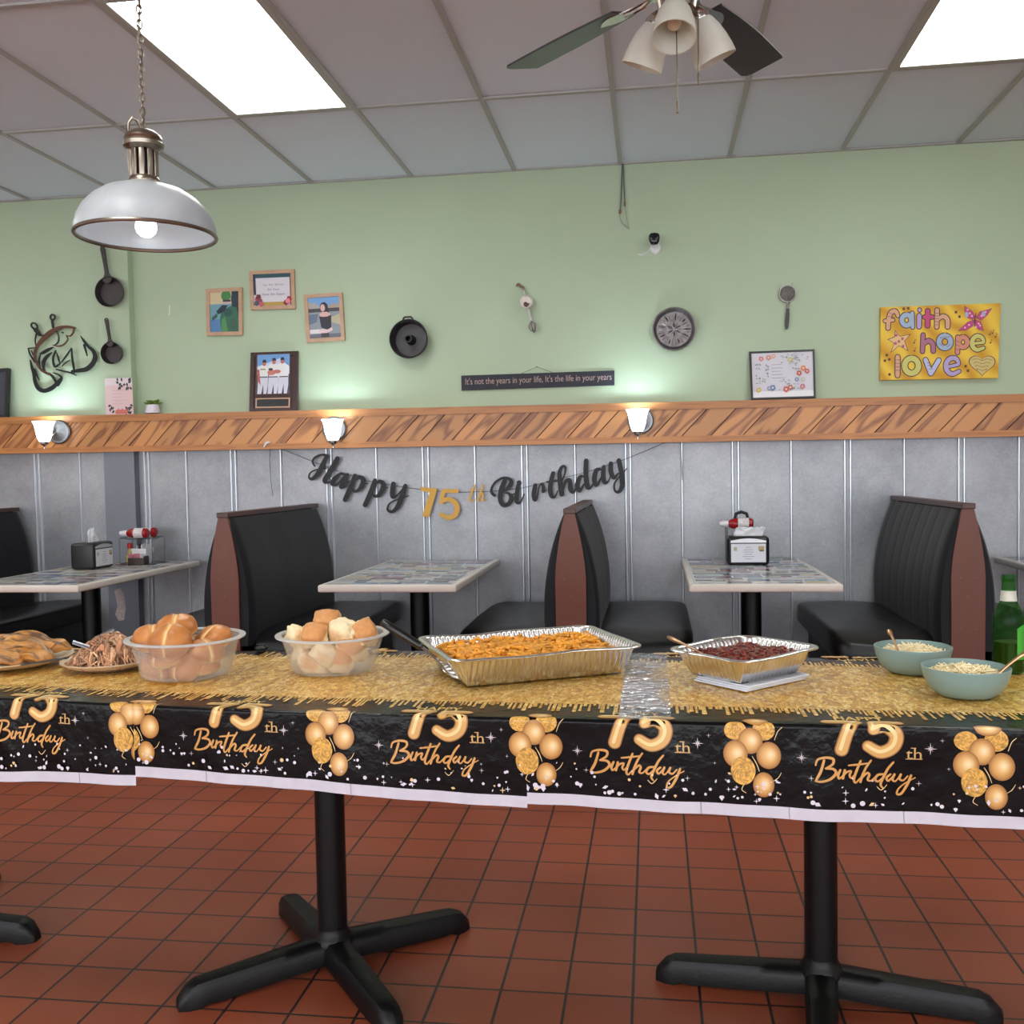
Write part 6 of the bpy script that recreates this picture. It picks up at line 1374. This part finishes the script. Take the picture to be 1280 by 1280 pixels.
# plates of meat
STONE = pm('cream_stoneware', (206, 184, 156), .35)
def plate(cx, cy, R_, label, ey=1):
    t = thing('dinner_plate', label, 'plate', (cx, cy, ZC), 0, 'cream plates of meat')
    MB().lathe([(0, 0), (R_ * .58, 0), (R_ * .62, .003), (R_ * .86, .010), (R_ * 1.0, .021), (R_ * 1.003, .023), (R_ * .985, .0235), (R_ * .84, .0145), (R_ * .62, .008), (0, .007)], 64, ey=ey).build('plate', STONE, t); return t
p = at(12, 831, Z=ZC); L1 = (p.x, p.y); plate(p.x, p.y, .158, 'cream plate of grilled chicken at the left edge of the table')
p = at(137, 834, Z=ZC); L2 = (p.x, p.y); plate(p.x, p.y, .118, 'cream plate of shredded meat left of the bun tub')
def fillet(loc, rot, dims, seed, label):
    def defo(q, p):
        n = noise.noise(q * 1.3 + Vector((seed, 0, 0))); p = p * (1 + .16 * n); p.z += .010 * noise.noise(Vector((q.x * 2, q.y * 2, seed))) + .006 * (1 - q.x * q.x); p.y *= 1 - .35 * max(0, q.x); return p
    def colr(q):
        n = noise.noise(Vector((q.x * 2.2, q.y * 2.2, seed))); m = noise.noise(Vector((q.x * 1.1 + 5, q.y * 5, seed * 2))); e = max(0, min(1, (m + .02) * 3.2)) * (q.z > 0)
        a = (184 + 28 * n, 126 + 26 * n, 62 + 20 * n); return C(*[max(0, x * (1 - e * .75) + y * e * .75) for x, y in zip(a, (64, 46, 34))])
    o = MB().sell(*dims, .8, .85, 48, 20, None, col=colr, defo=defo).build('chicken_fillet', pm('chicken', vcol=True, rough=.38, noise_amt=.16, nscale=70, bump=.25, bscale=60), loc=loc)
    o.rotation_euler = rot; return tag(o, label, 'chicken fillet', 'grilled chicken fillets on the left plate')
for k, (x, y, z, rot, dm, lab) in enumerate([(-.02, -.045, .030, (0.25, .05, .1), (.085, .045, .016), 'grilled chicken fillet lying lowest at the front of the left plate'), (.055, .01, .034, (.1, .12, -.4), (.080, .046, .016), 'grilled chicken fillet at the right side of the left plate'), (-.055, .02, .052, (.35, -.1, .25), (.090, .05, .016), 'broad grilled chicken fillet with dark char on top, left of the pile'),
        (.02, .035, .066, (.3, .06, -.1), (.085, .048, .015), 'topmost grilled chicken fillet at the back of the left plate'), (.062, .05, .052, (.2, .1, .3), (.075, .04, .015), 'grilled chicken fillet at the back right, reaching towards the tongs'), (-.01, -.005, .044, (.2, 0, .5), (.085, .05, .016), 'grilled chicken fillet in the middle of the pile')]):
    fillet((L1[0] + x, L1[1] + y, ZC + .004 + z * .74), rot, dm, k + 3, lab)
# black knife on the chicken plate
a, b = at(26, 831, Y=L1[1] - .150), at(86, 821, Y=L1[1] - .120); t = thing('black_server', 'flat black serving knife resting along the front of the chicken plate', 'serving knife', (a + b) / 2)
d = (b - a) / 2; mb = MB(); sdv = Vector((-d.y, d.x, 0)).normalized() * .014
mb.add([-d, -d * .2 - sdv * .2, d - sdv, d + sdv * .4, -d * .2 + sdv] , [(0, 1, 2, 3, 4)]); v = [q + Vector((0, 0, -.003)) for q in mb.v]; mb.add(v, [(4, 3, 2, 1, 0)]); n = 5; mb.add(mb.v[:5] + v, [(i, 5 + i, 5 + (i + 1) % 5, (i + 1) % 5) for i in range(5)]); mb.build('blade', BLACKPL, t)
# shredded pork
r = random.Random(14); mb = MB(); Rp = .100
hp = lambda q: .012 + .070 * max(0, 1 - q ** 1.7)
def pk(g, w=0): return C(min(255, (176 + 38 * w) * g), min(255, (124 + 48 * w) * g), min(255, (90 + 40 * w) * g))
mb.lathe([(Rp * q, hp(q) - .006) for q in (1, .9, .8, .65, .5, .35, .2, 0)], 40, col=C(116, 82, 66))
for k in range(560):
    q = math.sqrt(r.random()) * 1.02; a = r.random() * 2 * pi; x, y = Rp * q * cos(a), Rp * q * sin(a); b = r.random() * 2 * pi; L_ = r.uniform(.010, .026); w = 0 if r.random() < .6 else r.uniform(.3, 1); g = r.uniform(.7, 1.15); P = []; ph = r.random() * 6
    th = r.uniform(.0012, .0026) if r.random() < .88 else r.uniform(.004, .008)
    for i in range(6):
        u = i / 5 * 2 - 1; xx = x + L_ * u * cos(b) + .006 * sin(u * 3 + ph) * sin(b); yy = y + L_ * u * sin(b) + .006 * cos(u * 2.4 + ph) * cos(b); qq = math.hypot(xx, yy) / Rp
        P.append((xx, yy, hp(min(qq, 1.04)) + .003 + .005 * sin(u * 2.5 + ph)))
    mb.tube(P, [th * .5, th, th * 1.1, th, th * .9, th * .3], 6, col=pk(g, w), flat=.8)
tag(mb.build('shredded_pork', pm('pork', vcol=True, rough=.5, noise_amt=.2, nscale=80), loc=(L2[0], L2[1] + .005, ZC)), 'heap of brown shredded meat on the plate left of the bun tub', 'shredded meat', kind='stuff')
# tongs
t = thing('serving_tongs', 'steel serving tongs resting in the shredded meat', 'tongs', (L2[0], L2[1], ZC + .06)); STG = pm('tongs_steel', (150, 150, 156), .28, .95)
for (p0, p1, y0, y1) in (((92, 800), (131, 813), L2[1] - .05, L2[1] - .03), ((141, 785), (118, 796), L2[1] + .05, L2[1] + .01)):
    a, b = at(*p0, Y=y0) - t.location, at(*p1, Y=y1) - t.location; d = (b - a).normalized(); sd = d.cross(Vector((0, 0, 1))).normalized() * .011; up = Vector((0, 0, .0045))
    def fn(u, w_, o_=0): return a.lerp(b, u) + sd * (w_ - .5) * 2 * (1 - .25 * u) - Vector((0, 0, .006 * (2 * w_ - 1) ** 2))
    mb = MB(); n = 8; v = [fn(i / n, j / 4) for i in range(n + 1) for j in range(5)]; v2 = [q - Vector((0, 0, .0025)) for q in v]
    q_ = [(i * 5 + j, i * 5 + j + 1, i * 5 + j + 6, i * 5 + j + 5) for i in range(n) for j in range(4)]
    mb.add(v, q_, 0, True).add(v2, [tuple(reversed(z)) for z in q_], 0, True)
    bd = [i * 5 for i in range(n + 1)] + [n * 5 + j for j in range(1, 5)] + [i * 5 + 4 for i in range(n - 1, -1, -1)] + [3, 2, 1]
    mb.add([v[i] for i in bd] + [v2[i] for i in bd], [(i, len(bd) + i, len(bd) + (i + 1) % len(bd), (i + 1) % len(bd)) for i in range(len(bd))]); mb.build('tong_arm', STG, t)
# bowl at the far left edge and a clip at the back edge
p = at(-18, 815, Z=ZC); t = thing('grey_bowl', 'grey bowl mostly outside the left edge, behind the chicken plate', 'bowl', (p.x, p.y, ZC))
MB().lathe([(0, 0), (.04, 0), (.055, .02), (.062, .04), (.059, .041), (.05, .02), (.036, .006), (0, .005)], 40).build('bowl', pm('grey_melamine', (150, 160, 156), .35), t)
p = at(327, 813, Z=ZC); t = thing('tablecloth_clip', 'small black clip on the back edge of the table between the two tubs', 'clip', (p.x, p.y, ZC))
MB().rbox(.030, .026, .010, .003, T(0, 0, .006)).build('jaw', BLACKPL, t); MB().tube([(-.010, .0, .010), (-.012, -.004, .016), (.012, -.004, .016), (.010, 0, .010)], .0025, 6).build('lever', BLACKPL, t)
